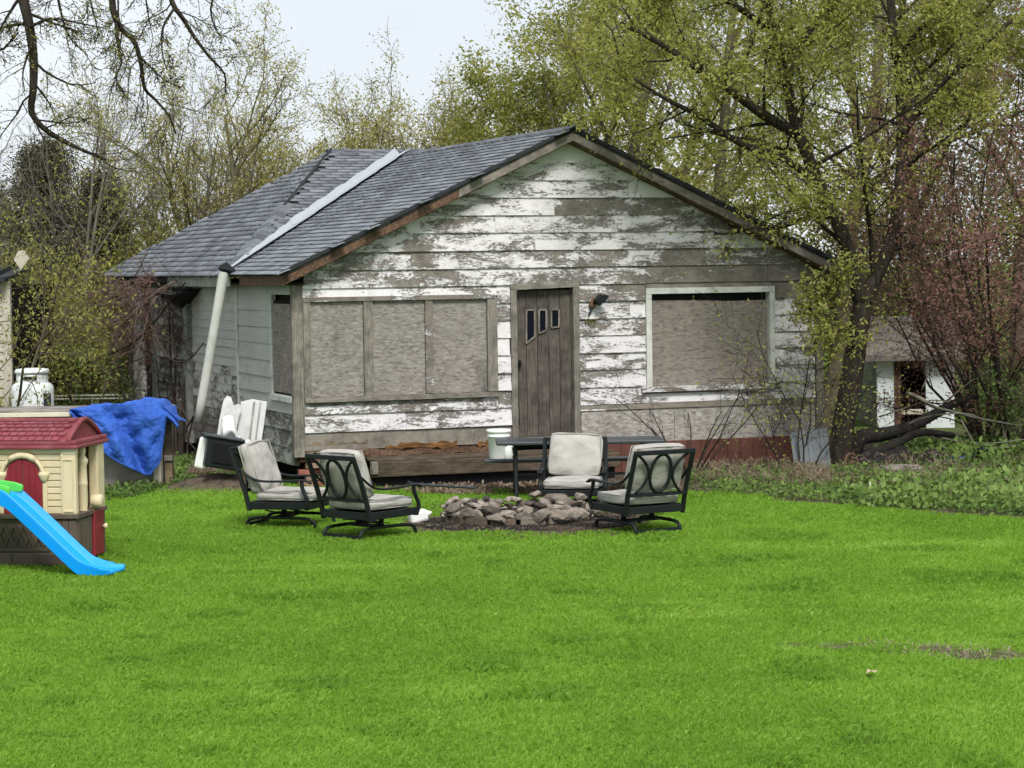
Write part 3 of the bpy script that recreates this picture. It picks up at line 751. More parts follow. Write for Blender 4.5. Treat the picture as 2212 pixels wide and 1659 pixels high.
m = MB(); m.tube([hp0.lerp(hp1, .5) + Vector((0, 0, .02)), hp1 + Vector((0, 0, .02))], .028, 5); m.build('hip_seam', M['asphalt_edge'], house)
caps((APU, -.30, AZ), (APU, vv_top, AZ), .13, 26, .02, .06)
caps((ur, VR, zr), (APU + 1.5, VR, zr), .12, 10, .02, .05)
# white valley flashing, two lengths
vb = Vector((-.30, VM0 - .03, EZ + .02)); vt = Vector((APU + .02, vv_top + .02, AZ + .045))
def flash(t0, t1, w0, w1, z):
    m = MB(); vs = []; N_ = 16
    for i in range(N_ + 1):
        f = i / N_; p = vb.lerp(vt, t0 + (t1 - t0) * f); w = (w0 + (w1 - w0) * f) * (1 + .12 * math.sin(i * 2.1))
        a = Vector((1, 0, PIT_)).normalized(); b = Vector((0, 1, KM)).normalized()
        for q in (p + b * w, p + Vector((0, 0, .0)), p + a * w): vs.append(q + Vector((0, 0, z)))
    fs = []
    for i in range(N_): fs += [(3 * i, 3 * i + 1, 3 * i + 4, 3 * i + 3), (3 * i + 1, 3 * i + 2, 3 * i + 5, 3 * i + 4)]
    m.add(vs, fs); o = m.build('valley_flashing', M['flashing'], house); md = o.modifiers.new('s', 'SOLIDIFY'); md.thickness = .004; return o
flash(.0, .36, .03, .22, .022); flash(.34, .972, .23, .26, .028)
# rakes and fascias
def rake(u0, z0, u1, z1, h, v0, v1, mat, name='rake_board'):
    m = MB(); m.prism([(u0, z0 - h), (u1, z1 - h), (u1, z1), (u0, z0)], lambda x, y, o: (x, o, y), v0, v1); return m.build(name, M[mat], house, bevel=.004)
def gz(u): return rz_(u) if u < APU else rz_(2 * APU - u)
rake(-.25, gz(-.25) - .035, 2.3, gz(2.3) - .035, .155, -.285, -.24, 'brown_wood')
rake(2.303, gz(2.303) - .035, APU, AZ - .035, .15, -.287, -.24, 'rake_grey')
rake(APU + .002, AZ - .035, 6.5, gz(6.5) - .035, .15, -.286, -.24, 'rake_grey'); rake(6.503, gz(6.503) - .035, HW + .25, gz(HW + .25) - .035, .15, -.285, -.24, 'rake_grey')
for s in (0, 1):
    a, b = ((-.28, APU) if s == 0 else (APU, HW + .28)); N_ = 30
    for i in range(N_):
        u0 = a + (b - a) * i / N_; u1 = a + (b - a) * (i + 1.08) / N_
        m = MB(); m.prism([(u0, gz(u0) - .03), (u1, gz(u1) - .034), (u1, gz(u1) + .018), (u0, gz(u0) + .018 + sr.uniform(0, .012))], lambda x, y, o: (x, o, y), -.325 + sr.uniform(0, .02), -.288)
        m.build('edge_shingle', M['asphalt_edge'], house)
# soffits under the rake so that no sky shows between wall and roof
for s in (0, 1):
    a, b = ((-.2, APU) if s == 0 else (APU, HW + .2))
    m = MB(); m.prism([(a, gz(a) - .2), (b, gz(b) - .2), (b, gz(b) - .07), (a, gz(a) - .07)], lambda x, y, o: (x, o, y), -.238, .05); m.build('soffit', M['brown_wood'], house)
def lfas(name, v0, v1, z0, z1, mat, u=-.26, t=.03, par=None):
    m = MB(); m.box((u + t / 2, (v0 + v1) / 2, (z0 + z1) / 2), (t, v1 - v0, z1 - z0)); return m.build(name, M[mat], par or house, bevel=.004)
lfas('fascia', -.29, 2.1, EZ - .185, EZ - .045, 'brown_wood'); lfas('fascia', 2.75, 3.55, EZ - .20, EZ - .045, 'fascia_white'); lfas('fascia', 3.555, 7.1, EZ - .21, EZ - .05, 'fascia_green')
lfas('fascia', 7.3, 13.0, EZ - .17, EZ - .06, 'black', u=-.2)  # black strip: the dark under the far eave, put in as colour
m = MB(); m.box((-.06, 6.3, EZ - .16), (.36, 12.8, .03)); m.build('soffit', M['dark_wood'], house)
# ---- left wall: lapped sheets, narrow boarded window, small shingles, bay with dark openings
def lboard(name, v0, v1, z0, z1, peel, mat='pale_siding', out=.03, u=0.0, par=None):
    m = MB(); j = lambda s=.004: pr.uniform(-s, s)
    vs = [(u - out + j(), v0 + .003, z0 + j()), (u - out + j(), v1 - .003, z0 + j()), (u - .012, v1 - .003, z1 + .012), (u - .012, v0 + .003, z1 + .012)]
    vs += [(u + .05, p[1], p[2]) for p in vs]
    m.add(vs, [(0, 1, 2, 3), (7, 6, 5, 4), (0, 4, 5, 1), (1, 5, 6, 2), (2, 6, 7, 3), (3, 7, 4, 0)])
    o = m.build(name, M[mat], par or house); o['peel'] = peel; return o
vw0, vw1 = lp(590, 700)[0], lp(632, 700)[0]
VA_, VB_ = lp(519, 750)[0], lp(418, 750)[0]
for r in range(11):
    z0 = .30 + r * .235; z1 = z0 + .235
    if z1 > 2.80: z1 = 2.80
    seg = [(.06, VA_)]
    if z0 < 2.55 and z1 > 1.25: seg = [(max(vw0, .5) + .02, VA_)]
    for (a, b) in seg: lboard('wall_sheet', a, b, z0, z1, .10 + (.35 if z0 < .9 else pr.uniform(0, .12)))
lw = lfas('window', .10, vw0 + .02, 1.22, 2.56, 'dark_wood', u=.0, t=.05); lw['label'] = 'narrow side window covered with dark strand board'
lfas('strand_board_panel', .14, vw0 - .03, 1.28, 2.52, 'osb_grey', u=-.02, t=.018, par=lw)
lfas('window_sill', .08, vw0 + .05, 1.16, 1.24, 'fascia_white', u=-.06, t=.07, par=lw); lfas('window_frame', vw0 - .03, vw0 + .03, 1.24, 2.56, 'fascia_white', u=-.04, t=.05, par=lw)
lfas('trim_board', VA_ + .0, VA_ + .07, .35, 2.80, 'fascia_white', u=-.045, t=.06)
for r in range(18):
    z0 = .30 + r * .138; z1 = z0 + .138; v = VA_ + .07 - pr.uniform(0, .4)
    while v < VB_:
        v2 = min(v + .61, VB_)
        if v2 - max(v, VA_ + .07) > .05: lboard('siding_shingle', max(v, VA_ + .07), v2, z0, z1, .08 + (.85 if z0 < .8 else (.42 if z0 < 1.45 else .10)) * pr.uniform(.5, 1.2), out=.024)
        v = v2
# bay: posts, white trims, dark openings
def lpv(px): return lp(px, 800)[0]
vb_ = [lpv(x) for x in (415, 392, 372, 348, 320, 302, 288)]
lfas('corner_post', vb_[0] - .05, vb_[0] + .25, .2, 2.8, 'fascia_green', u=-.09, t=.14)
for r in range(18):
    z0 = .3 + r * .138; lboard('siding_shingle', vb_[0] + .27, vb_[3] - .02, z0, z0 + .138, .35 + pr.uniform(0, .3), out=.05)
lfas('trim_board', vb_[3] - .02, vb_[3] + .45, .2, 2.8, 'fascia_green', u=-.07, t=.1)
lfas('window_opening', vb_[3] + .46, vb_[4] + .1, .2, 2.8, 'black', u=-.01, t=.05)
lfas('shutter', vb_[3] + .5, vb_[4] + .05, 1.35, 2.75, 'brown_wood', u=-.05, t=.03)
tb = lfas('trim_board', vb_[4] + .12, vb_[5] + .1, .2, 2.8, 'siding', u=-.09, t=.12); tb['peel'] = .5
lfas('corner_board', vb_[5] + .12, vb_[6] + .1, .2, 2.8, 'grey_wood_v', u=-.03, t=.1)
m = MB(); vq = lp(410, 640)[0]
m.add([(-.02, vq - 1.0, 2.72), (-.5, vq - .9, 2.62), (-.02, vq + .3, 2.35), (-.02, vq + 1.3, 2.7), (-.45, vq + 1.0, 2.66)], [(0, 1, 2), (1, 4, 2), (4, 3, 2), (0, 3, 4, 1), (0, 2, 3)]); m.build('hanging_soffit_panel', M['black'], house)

# ------------------------------------------------------------------ porch deck in front of the door
deckp = empty('porch_deck', hw(1.9, -.8, 0), TH, 'low sagging timber porch deck below the plank door', 'deck')
m = MB(); m.box((.75, 0, .27), (3.6, .07, .20)); m.build('beam', M['deck_wood'], deckp, bevel=.01)
m = MB(); m.box((-1.05, -.02, .30), (.09, .10, .17)); m.build('beam_end', M['grey_wood'], deckp, bevel=.01)
for i in range(7):
    m = MB(); m.box((.75 + pr.uniform(-.05, .05), .08 + i * .105, .385 + pr.uniform(-.008, .008)), (3.5, .098, .03), Matrix.Rotation(pr.uniform(-.01, .01), 3, 'X')); m.build('plank', M['deck_wood'], deckp, bevel=.004)
m = MB(); m.box((.75, .07, .085), (3.5, .02, .165)); m.build('under_deck_shade', M['black'], deckp)  # black sheet added as painted shade for the hollow under the deck
for x in (-.8, .8, 2.3):
    m = MB(); m.box((x, .3, .13), (.14, .3, .26)); m.build('support_block', M['dark_wood'], deckp)

# hanging downspout
p0 = at(484, 588, 35.1); p1 = at(428, 912, 35.0)
ds = empty('downspout', (p1[0], p1[1], 0), 0, 'loose white downspout pipe hanging at a slant from the roof valley', 'pipe')
P0, P1 = Vector(p0), Vector(p1); d_ = (P1 - P0).normalized()
xx = Vector((1, 0, 0)); xx = (xx - d_ * xx.dot(d_)).normalized(); yy = d_.cross(xx)
def ringp(c, r, n=14): return [c + xx * (math.cos(2 * math.pi * i / n) * r) + yy * (math.sin(2 * math.pi * i / n) * r) for i in range(n)]
m = MB(); n_ = 14; vs = []
for (f, r) in [(0, .076), (.05, .074), (.3, .070), (.6, .068), (.85, .067), (1.0, .066), (1.0, .06), (.1, .064)]: vs += ringp(P0.lerp(P1, f), r)
m.add(vs, [(i * n_ + k, i * n_ + (k + 1) % n_, (i + 1) * n_ + (k + 1) % n_, (i + 1) * n_ + k) for i in range(7) for k in range(n_)]); m.build('pipe', M['pipe'], ds, smooth=True, world=True)
m = MB(); q = P0 - d_ * .04
m.add([q + xx * -.10 + yy * .1, q + xx * .10 + yy * .1, q + xx * .16 - yy * .10 + Vector((0, 0, .02)), q + xx * .02 - yy * .1 + Vector((0, 0, .12)), q + xx * .10 + Vector((0, 0, -.10))], [(0, 1, 4), (1, 2, 4), (0, 1, 2, 3), (0, 3, 4), (2, 3, 4)]); m.build('outlet', M['metal'], ds, world=True)

# ------------------------------------------------------------------ junk against the side wall
Yj = 33.0
def quadpx(pts, Y0, thick=.02, lean=None):
    """panel through pixel outline at depth Y0 (lean: depth per metre of height)"""
    P = []
    for (x, y) in pts:
        p = at(x, y, Y0); 
        if lean: p = at(x, y, Y0 + lean * max(0, p[2]))
        P.append(p)
    return P
def panel(name, pts, Y0, mat, parent, thick=.025, lean=.3, bevel=.004):
    P = quadpx(pts, Y0, lean=lean); n = len(P); m = MB()
    m.add([tuple(p) for p in P] + [(p[0], p[1] + thick, p[2]) for p in P], [tuple(range(n)), tuple(range(2 * n - 1, n - 1, -1))] + [(i, n + i, n + (i + 1) % n, (i + 1) % n) for i in range(n)])
    return m.build(name, M[mat], parent, world=True, bevel=bevel)
g0 = gnd(500, 1015)
e = empty('leaning_panel', at(510, 1005, 32.7) * np.array([1, 1, 0]), 0, 'grooved white panel leaning on the side wall behind the dark box', 'panel')
panel('sheet', [(505, 1000), (560, 985), (577, 868), (545, 862), (520, 868)], 32.6, 'white_dirty', e, .03, .28)
panel('groove_strip', [(532, 990), (536, 990), (551, 868), (547, 868)], 32.57, 'fascia_green', e, .02, .28)
panel('groove_strip', [(546, 988), (549, 988), (564, 868), (561, 868)], 32.57, 'fascia_green', e, .02, .28)
e = empty('torn_board', at(480, 1000, 32.5) * np.array([1, 1, 0]), 0, 'torn pale board with rounded top leaning left of the grooved panel', 'board')
panel('sheet', [(462, 985), (500, 985), (515, 905), (522, 880), (516, 872), (505, 876), (499, 858), (490, 855), (483, 864), (474, 905)], 32.45, 'white_dirty', e, .02, .3)
e = empty('plastic_sheet', at(510, 985, 32.1) * np.array([1, 1, 0]), 0, 'crumpled white plastic sheet draped over the dark box', 'plastic sheet')
m = MB(); NU, NW = 16, 16; vs = []
for j in range(NW + 1):
    for i in range(NU + 1):
        f = i / NU; g = j / NW
        top = np.interp(f, [0, .2, .4, .55, .75, 1], [905, 897, 899, 935, 952, 950]); bot = np.interp(f, [0, .3, .6, 1], [950, 950, 985, 985])
        px = 478 + 62 * f + 4 * g; py = top + (bot - top) * g
        vs.append(tuple(at(px, py, 32.25 + .12 * math.sin(f * 9 + g * 3) * .6 + .1 * math.sin(g * 7 + f * 4) + .25 * (1 - g))))
m.add(vs, [(j * (NU + 1) + i, j * (NU + 1) + i + 1, (j + 1) * (NU + 1) + i + 1, (j + 1) * (NU + 1) + i) for j in range(NW) for i in range(NU)])
o = m.build('sheet', M['white_pl'], e, smooth=True, world=True, fix=False); md = o.modifiers.new('s', 'SOLIDIFY'); md.thickness = .006
c = at(483, 1003, 31.95); e = empty('plastic_crate', (c[0], 31.95, c[2] - .07), .25, 'dark green plastic crate lying on its side in the junk pile', 'crate')
m = MB(); m.box((0, 0, .22), (.5, .4, .40), Matrix.Rotation(.18, 3, 'Y')); m.build('shell', M['metal'], e, bevel=.02)
m = MB(); m.box((.02, -.21, .22), (.38, .02, .28), Matrix.Rotation(.18, 3, 'Y')); m.build('side_panel', M['black'], e, bevel=.01)
m = MB(); m.box((.0, -.01, .435), (.54, .44, .03), Matrix.Rotation(.18, 3, 'Y')); m.build('rim', M['metal_blue'], e, bevel=.008)
c = at(440, 1003, 31.95); e = empty('foam_slab', (c[0], 31.95, c[2] - .05), 0, 'white foam slab propped against the left of the dark crate', 'slab')
m = MB(); m.box((0, 0, .20), (.17, .12, .42), Matrix.Rotation(.22, 3, 'Y')); m.build('slab', M['white_pl'], e, bevel=.03)

# ------------------------------------------------------------------ patio chairs
def cushion(name, sx, sy, sz, parent, matrix, seed, mat='cushion', amp=.02):
    bm = bmesh.new(); bmesh.ops.create_cube(bm, size=2.0)
    bmesh.ops.subdivide_edges(bm, edges=bm.edges[:], cuts=9, use_grid_fill=True)
    for v in bm.verts:
        x, y, z = v.co
        e_ = max(abs(x), abs(y)); pin = 1 - .42 * e_ ** 6
        rx = 1 - .05 * abs(y) ** 5 - .05 * abs(z) ** 3; ry = 1 - .05 * abs(x) ** 5 - .05 * abs(z) ** 3
        n1 = mnoise.noise(Vector((x * 1.7 + seed, y * 1.7, z * .8 + seed * .3)))
        n2 = mnoise.noise(Vector((x * 4 + seed, y * 4, z)))
        v.co = Vector((x * sx / 2 * rx + n1 * amp * .6, y * sy / 2 * ry + n2 * amp * .5, z * sz / 2 * pin + (n1 * amp * 1.4 + n2 * amp * .5)))
    me = bpy.data.meshes.new(name); bm.to_mesh(me); bm.free(); me.materials.append(M[mat])
    me.polygons.foreach_set('use_smooth', [True] * len(me.polygons))
    o = bpy.data.objects.new(name, me); COL.objects.link(o); o.parent = parent; o.matrix_local = matrix
    md = o.modifiers.new('sub', 'SUBSURF'); md.levels = 1; md.render_levels = 1
    # welt along the two rims
    for s in (-1, 1):
        m = MB(); pts = []
        for i in range(33):
            a = 2 * math.pi * i / 32; cx_, cy_ = math.cos(a), math.sin(a); k_ = 1 / max(abs(cx_), abs(cy_)) ** .86
            pts.append((cx_ * k_ * sx / 2 * .955, cy_ * k_ * sy / 2 * .955, s * sz / 2 * .60))
        m.tube(pts, .007, 5, False); w = m.build('piping', M[mat], o, smooth=True)
    return o
def arc(pts, n=6):
    """catmull-rom through points"""
    P = [Vector(p) for p in pts]; P = [2 * P[0] - P[1]] + P + [2 * P[-1] - P[-2]]; R_ = []
    for i in range(1, len(P) - 2):
        for k in range(n):
            t = k / n; R_.append(.5 * ((2 * P[i]) + (P[i + 1] - P[i - 1]) * t + (2 * P[i - 1] - 5 * P[i] + 4 * P[i + 1] - P[i + 2]) * t * t + (3 * P[i] - P[i - 1] - 3 * P[i + 1] + P[i + 2]) * t ** 3))
    R_.append(P[-2]); return R_
def make_chair(seed):
    t = empty('patio_chair', (0, 0, 0))
    w = .35
    BK = lambda z: -.33 - (z - .24) * .27                      # rear post tilt
    for s in (-1, 1):
        m = MB(); m.tube(arc([(s * .27, -.40, .012), (s * .27, -.385, .07), (s * .27, -.31, .115), (s * .26, 0, .125), (s * .27, .31, .115), (s * .27, .385, .07), (s * .27, .40, .012)], 5), .021, 6); m.build('base_runner', M['metal'], t, smooth=True)
    m = MB(); m.bar((-.27, -.39, .035), (.27, -.39, .035), .02, .038); m.build('base_stretcher', M['metal'], t)
    m = MB(); m.bar((-.26, 0, .125), (.26, 0, .125), .06, .025); m.bar((-.26, -.1, .125), (.26, -.1, .125), .03, .02); m.build('base_crossbar', M['metal'], t)
    for s in (-1, 1):
        m = MB()
        for i in range(5): m.lathe([(.028, 0), (.035, .007), (.028, .014)], (s * .17, .0, .135 + i * .019), 8)
        m.bar((s * .17, -.2, .225), (s * .17, .2, .232), .045, .012); m.bar((s * .17, -.22, .2), (s * .17, .1, .15), .04, .01); m.build('spring', M['metal'], t)
    m = MB()
    m.bar((-w, .34, .275), (w, .34, .275), .03, .09); m.bar((-w, -.34, .275), (w, -.34, .275), .03, .09)
    for s in (-1, 1): m.bar((s * w, -.34, .275), (s * w, .34, .285), .028, .09)
    m.box((0, 0, .31), (.66, .66, .012)); m.build('seat_frame', M['metal'], t, bevel=.006)
    for s in (-1, 1):
        m = MB(); m.tube(arc([(s * w, -.325, .215), (s * w, BK(.45) + .01, .45), (s * w, BK(.7), .70), (s * w, BK(.96) - .02, .96)], 5), .027, 6); m.build('back_post', M['metal'], t)
    m = MB(); m.bar((-w - .02, BK(.96) - .02, .965), (w + .02, BK(.96) - .02, .965), .03, .055); m.build('top_rail', M['metal'], t, bevel=.008)
    m = MB(); m.bar((-w, BK(.46), .46), (w, BK(.46), .46), .025, .045); m.build('lower_rail', M['metal'], t, bevel=.005)
    m = MB(); pts = [(math.cos(2 * math.pi * i / 24) * .125, BK(.71 + .225 * math.sin(2 * math.pi * i / 24)), .71 + .225 * math.sin(2 * math.pi * i / 24)) for i in range(25)]
    m.tube(pts, .019, 6, False); m.build('back_ring', M['metal'], t, smooth=True)
    for s in (-1, 1):
        m = MB(); m.tube(arc([(s * .30, BK(.94), .94), (s * .20, BK(.84), .84), (s * .145, BK(.71), .71), (s * .19, BK(.58), .58), (s * .27, BK(.48), .48)], 5), .017, 6); m.build('back_scroll', M['metal'], t, smooth=True)
    for s in (-1, 1):
        m = MB(); m.tube(arc([(s * w, .335, .235), (s * (w + .02), .355, .36), (s * (w + .015), .30, .50), (s * (w + .01), .29, .585)], 5), .022, 6); m.build('arm_post', M['metal'], t, smooth=True)
        m = MB(); m.tube(arc([(s * (w + .01), .40, .565), (s * (w + .015), .30, .60), (s * (w + .015), .05, .585), (s * (w + .01), -.25, .60), (s * w, BK(.76), .76)], 6), [.030] * 20 + [.022] * 5, 6, flat=.5); m.build('armrest', M['metal'], t, smooth=True)
    cushion('seat_cushion', .65, .68, .15, t, Matrix.Translation((0, .02, .395)), seed, 'cushion', .016)
    R_ = Matrix.Rotation(rad(90 + 15), 4, 'X')
    cushion('back_cushion', .62, .60, .17, t, Matrix.Translation((0, -.335, .755)) @ R_, seed + 5, 'cushion', .026)
    return t
proto = make_chair(3.1)
chairs = [((-1.62, 26.95), rad(-43), 'patio chair seen from behind left of the fire pit, nearest the blue slide'),
          ((-2.62, 28.15), rad(-108), 'patio chair seen side-on at the far left, beside the junk pile'),
          ((.74, 29.5), rad(176), 'patio chair behind the fire pit facing the viewer, before the table'),
          ((1.40, 27.15), rad(29), 'patio chair with its ringed back turned to us, right of the fire pit')]
for i, ((x, y), a, lb) in enumerate(chairs):
    o = proto if i == 0 else copy_tree(proto)
    o.scale = (1.08, 1.08, [.95, .94, .86, .95][i]); o.location = (x, y, .0); o.rotation_euler = (rad([0, 0, 0, 0][i]), 0, a)
    tag(o, lb, 'chair', 'metal patio chairs around the fire pit')
    for ch in o.children:
        if ch.name.startswith('back_cushion'):
            dx, dz, rz, sx, sz = [(.0, .0, .03, 1, 1), (.02, -.02, -.05, 1.0, 1.08), (-.01, .0, .035, .98, 1.05), (.01, .015, -.03, 1.04, .96)][i]
            ch.matrix_basis = Matrix.Translation((dx, 0, dz)) @ ch.matrix_basis @ Matrix.Rotation(rz, 4, 'Z') @ Matrix.Diagonal((sx, sz, 1.1 if i == 1 else 1.0, 1))
        if ch.name.startswith('seat_cushion'):
            ch.matrix_basis = Matrix.Translation((0, [.0, .03, .02, -.02][i], 0)) @ ch.matrix_basis @ Matrix.Rotation([.0, .03, -.04, .02][i], 4, 'Z')

# ------------------------------------------------------------------ picnic table, bucket, jug
tb_ = empty('picnic_table', (.86, 31.1, 0), rad(1.5), 'dark metal picnic table standing behind the fire pit chairs', 'table')
m = MB(); m.box((0, 0, .73), (2.16, .74, .045)); m.build('tabletop', M['metal_blue'], tb_, bevel=.012)
for (y, nm) in ((.72, 'bench'), (-.72, 'bench')):
    if y < 0: continue
    m = MB(); m.box((-.1, y, .43), (2.26, .3, .04)); m.build('bench', M['metal_blue'], tb_, bevel=.01)
for x in (-.83, .83):
    for s in (-1, 1):
        m = MB(); m.tube(arc([(x, s * .2, .71), (x, s * .22, .45), (x, s * .33, .15), (x, s * .42, .0)], 4), .026, 6); m.build('leg', M['metal'], tb_)
    m = MB(); m.tube(arc([(x, .2, .5), (x, .72, .41), (x + .03, .84, .2), (x + .06, .86, 0)], 4), .02, 6); m.build('bench_leg', M['metal'], tb_)
    m = MB(); m.bar((x, -.22, .40), (x, .8, .405), .03, .03); m.build('crossbar', M['metal'], tb_)
m = MB(); m.bar((-.83, 0, .3), (.83, 0, .3), .03, .03); m.build('stretcher', M['metal'], tb_)
pb = at(1078, 989, 31.85)
bk = empty('bucket', (pb[0], pb[1], .452), .4, 'tall white lidded plastic bucket on the left end of the bench', 'bucket')
m = MB(); m.lathe([(.125, 0), (.13, .01), (.146, .29), (.155, .295), (.155, .31), (.148, .315), (.15, .345), (.158, .35), (.158, .368), (.14, .372)], n=28); m.build('body', M['white_pl'], bk, smooth=True)
m = MB(); m.lathe([(.160, .352), (.164, .358), (.164, .384), (.155, .392), (.12, .388), (.11, .384)], n=28); m.build('lid', M['white_pl'], bk, smooth=True)
m = MB(); m.tube(arc([(.15, -.02, .31), (.16, -.07, .22), (.12, -.13, .17), (.02, -.165, .18)], 4), .005, 5); m.build('handle', M['metal_blue'], bk)
pj = at(1098, 988, 31.75)
jg = empty('jug', (pj[0], pj[1], .452), .2, 'small translucent white jug standing right of the white bucket', 'jug')
m = MB(); m.lathe([(.05, 0), (.055, .01), (.055, .12), (.045, .16), (.02, .19), (.02, .205)], n=16); m.build('body', M['white_pl'], jg, smooth=True)
m = MB(); m.lathe([(.024, .2), (.024, .225), (.02, .228)], n=12); m.build('cap', M['red'], jg)
m = MB(); m.tube(arc([(.05, 0, .05), (.085, 0, .09), (.08, 0, .15), (.03, 0, .17)], 4), .01, 6); m.build('handle', M['white_pl'], jg)
pj = gnd(906, 1128)
jg = empty('milk_jug', (pj[0], pj[1], .075), 0, 'white plastic jug lying on the grass left of the fire pit', 'jug', rot=(0, rad(78), rad(20)))
m = MB(); m.box((0, 0, -.02), (.14, .15, .22)); m.build('body', M['white_pl'], jg, bevel=.03)
m = MB(); m.lathe([(.06, .08), (.03, .125), (.022, .13), (.022, .15), (.018, .152)], n=14); m.build('neck', M['white_pl'], jg, smooth=True)
m = MB(); m.tube(arc([(.06, 0, .08), (.1, 0, .05), (.1, 0, -.02), (.065, 0, -.05)], 4), .012, 6); m.build('handle', M['white_pl'], jg)

# ------------------------------------------------------------------ fire pit
pit = empty('fire_pit', (PIT[0], PIT[1], 0), 0, 'round fire pit of heaped field stones on sooty bricks', 'fire pit')
def rock(name, c, s, seed, mat='stone'):
    bm = bmesh.new(); bmesh.ops.create_icosphere(bm, subdivisions=2, radius=1.0)
    r = random.Random(seed)
    for v in bm.verts:
        p = v.co.copy(); k = 1 + .30 * mnoise.noise(p * 1.3 + Vector((seed * 3.7, 0, 0))) + .12 * mnoise.noise(p * 3.1 + Vector((0, seed, 0)))
        v.co = p * k
    for _ in range(7):
        nrm = Vector((r.gauss(0, 1), r.gauss(0, 1), r.gauss(0, 1))).normalized(); dd = r.uniform(.55, .8)
        for v in bm.verts:
            q = v.co.dot(nrm)
            if q > dd: v.co -= nrm * (q - dd)
    R_ = Matrix.Rotation(r.uniform(0, 6.28), 3, 'Z') @ Matrix.Rotation(r.uniform(-.5, .5), 3, 'X')
    for v in bm.verts: v.co = R_ @ Vector((v.co.x * s[0], v.co.y * s[1], v.co.z * s[2]))
    me = bpy.data.meshes.new(name); bm.to_mesh(me); bm.free(); me.materials.append(M[mat])
    o = bpy.data.objects.new(name, me); COL.objects.link(o); o.parent = pit; o.location = c
    return o
r5 = random.Random(5); k_ = 0
for lay, (n, rr, zz) in enumerate([(30, .84, .09), (28, .77, .155), (15, .72, .215)]):
    for i in range(n):
        a = 2 * math.pi * (i + r5.uniform(-.3, .3)) / n; q = rr + r5.uniform(-.07, .07); s = r5.uniform(.055, .135) * (1.1 - .08 * lay)
        rock('stone', (q * math.cos(a), q * .80 * math.sin(a), zz + r5.uniform(-.03, .03)), (s * r5.uniform(1, 1.6), s * r5.uniform(.8, 1.2), s * r5.uniform(.42, .72)), k_ * 1.7 + 1); k_ += 1
for i in range(16):
    a = 2 * math.pi * (i + .5) / 16
    m = MB(); m.box((.84 * math.cos(a), .69 * math.sin(a), .05), (.30, .12, .10), Matrix.Rotation(a + math.pi / 2 + r5.uniform(-.1, .1), 3, 'Z')); m.build('brick', M['brick'], pit, bevel=.012)
m = MB(); vs = [(0, -.35, .02)]; NA = 56
for i in range(NA):
    a = 2 * math.pi * i / NA; q = 1 + .16 * mnoise.noise(Vector((math.cos(a) * 2, math.sin(a) * 2, 3))) + .07 * mnoise.noise(Vector((math.cos(a) * 7, math.sin(a) * 7, 9)))
    vs.append((.1 + 1.38 * q * math.cos(a), -.35 + .86 * q * math.sin(a), .004))
m.add(vs, [(0, 1 + i, 1 + (i + 1) % NA) for i in range(NA)]); m.build('ash_apron', M['soil'], pit, fix=False)
m = MB(); m.lathe([(.001, .10), (.3, .11), (.6, .06), (.7, .0)], n=24, cap=False); m.build('ash_bed', M['soil'], pit, smooth=True)
ra = at(893, 1046, 29.9); rb = np.array([-.45, 29.0, .33])
rod = empty('fire_poker', (ra[0], ra[1], 0), 0, 'long dark metal pipe propped on the back of the fire pit stones', 'pipe')
m = MB(); m.tube([(ra[0], ra[1], ra[2]), tuple(rb)], .017, 8); m.build('shaft', M['metal_blue'], rod, world=True)
m = MB(); m.tube([(ra[0] - .0, ra[1], ra[2]), (ra[0] - .07, ra[1] - .02, ra[2] + .03)], .022, 8); m.build('grip', M['metal'], rod, world=True)

# ------------------------------------------------------------------ toy playhouse
oc = gnd(164, 1227); PH = empty('playhouse', (oc[0], oc[1] + .12, 0), rad(-9), 'cream plastic toy playhouse with red tiled roof and maroon shutters', 'playhouse')
S_ = 213.0
def FX(px): return (px - 164) / 213.0 * 1.02
def FZ(py): return (1228 - py) / 213.5
def pbox(name, x0, x1, y0, y1, z0, z1, mat, bevel=.012, par=None):
    m = MB(); m.box(((x0 + x1) / 2, (y0 + y1) / 2, (z0 + z1) / 2), (x1 - x0, y1 - y0, z1 - z0)); return m.build(name, M[mat], par or PH, bevel=bevel)
XL, DP = -1.45, .92
# front wall boards
zb = [FZ(p) for p in (1114, 1098, 1084, 1070, 1055.5, 1041, 1026.5, 1012, 997, 983, 969)]
fw = pbox('front_wall', XL, -.155, .03, .07, FZ(1114), FZ(969), 'tan', .004)
for i, (a, b) in enumerate(zip(zb, zb[1:])):
    pbox('wall_plank', XL, -.16, .012, .035, a + .006, b - .003, 'tan', .006, fw)
for xc in (FX(47), FX(47) - .0):
    break
# arched window with maroon shutters
wz0, wz1 = FZ(1113), FZ(989); wc = FX(46)
for s in (-1, 1):
    pts = []
    hw_ = .205
    pts.append((0, wz0)); pts.append((s * hw_, wz0)); pts.append((s * hw_, wz0 + .37))
    pts.append((s * (hw_ - .02), wz0 + .37))
    for i in range(7):
        a = i / 6 * math.pi / 2; pts.append((s * (hw_ - .03) * math.cos(a), wz0 + .38 + (wz1 - wz0 - .38) * math.sin(a)))
    m = MB(); m.prism([(wc + s * .004 + x, z) for (x, z) in pts], lambda x, y, o: (x, o, y), -.014, .012); sh = m.build('shutter', M['red'], PH, bevel=.006)
    for dx in (.07, .135):
        m = MB(); m.box((wc + s * dx, -.016, wz0 + .3), (.008, .012, .42)); m.build('groove', M['red'], sh, bevel=.003)
m = MB(); fo = []
for i in range(15):
    a = math.pi * i / 14; fo.append((wc - .225 * math.cos(a), -.012, wz0 + .38 + (wz1 - wz0 - .36) * math.sin(a)))
m.tube(fo, .024, 6); m.build('window_arch', M['tan'], PH, smooth=True)
m = MB(); m.tube(fo[4:11], .036, 6); m.build('arch_cap', M['tan'], PH, smooth=True)
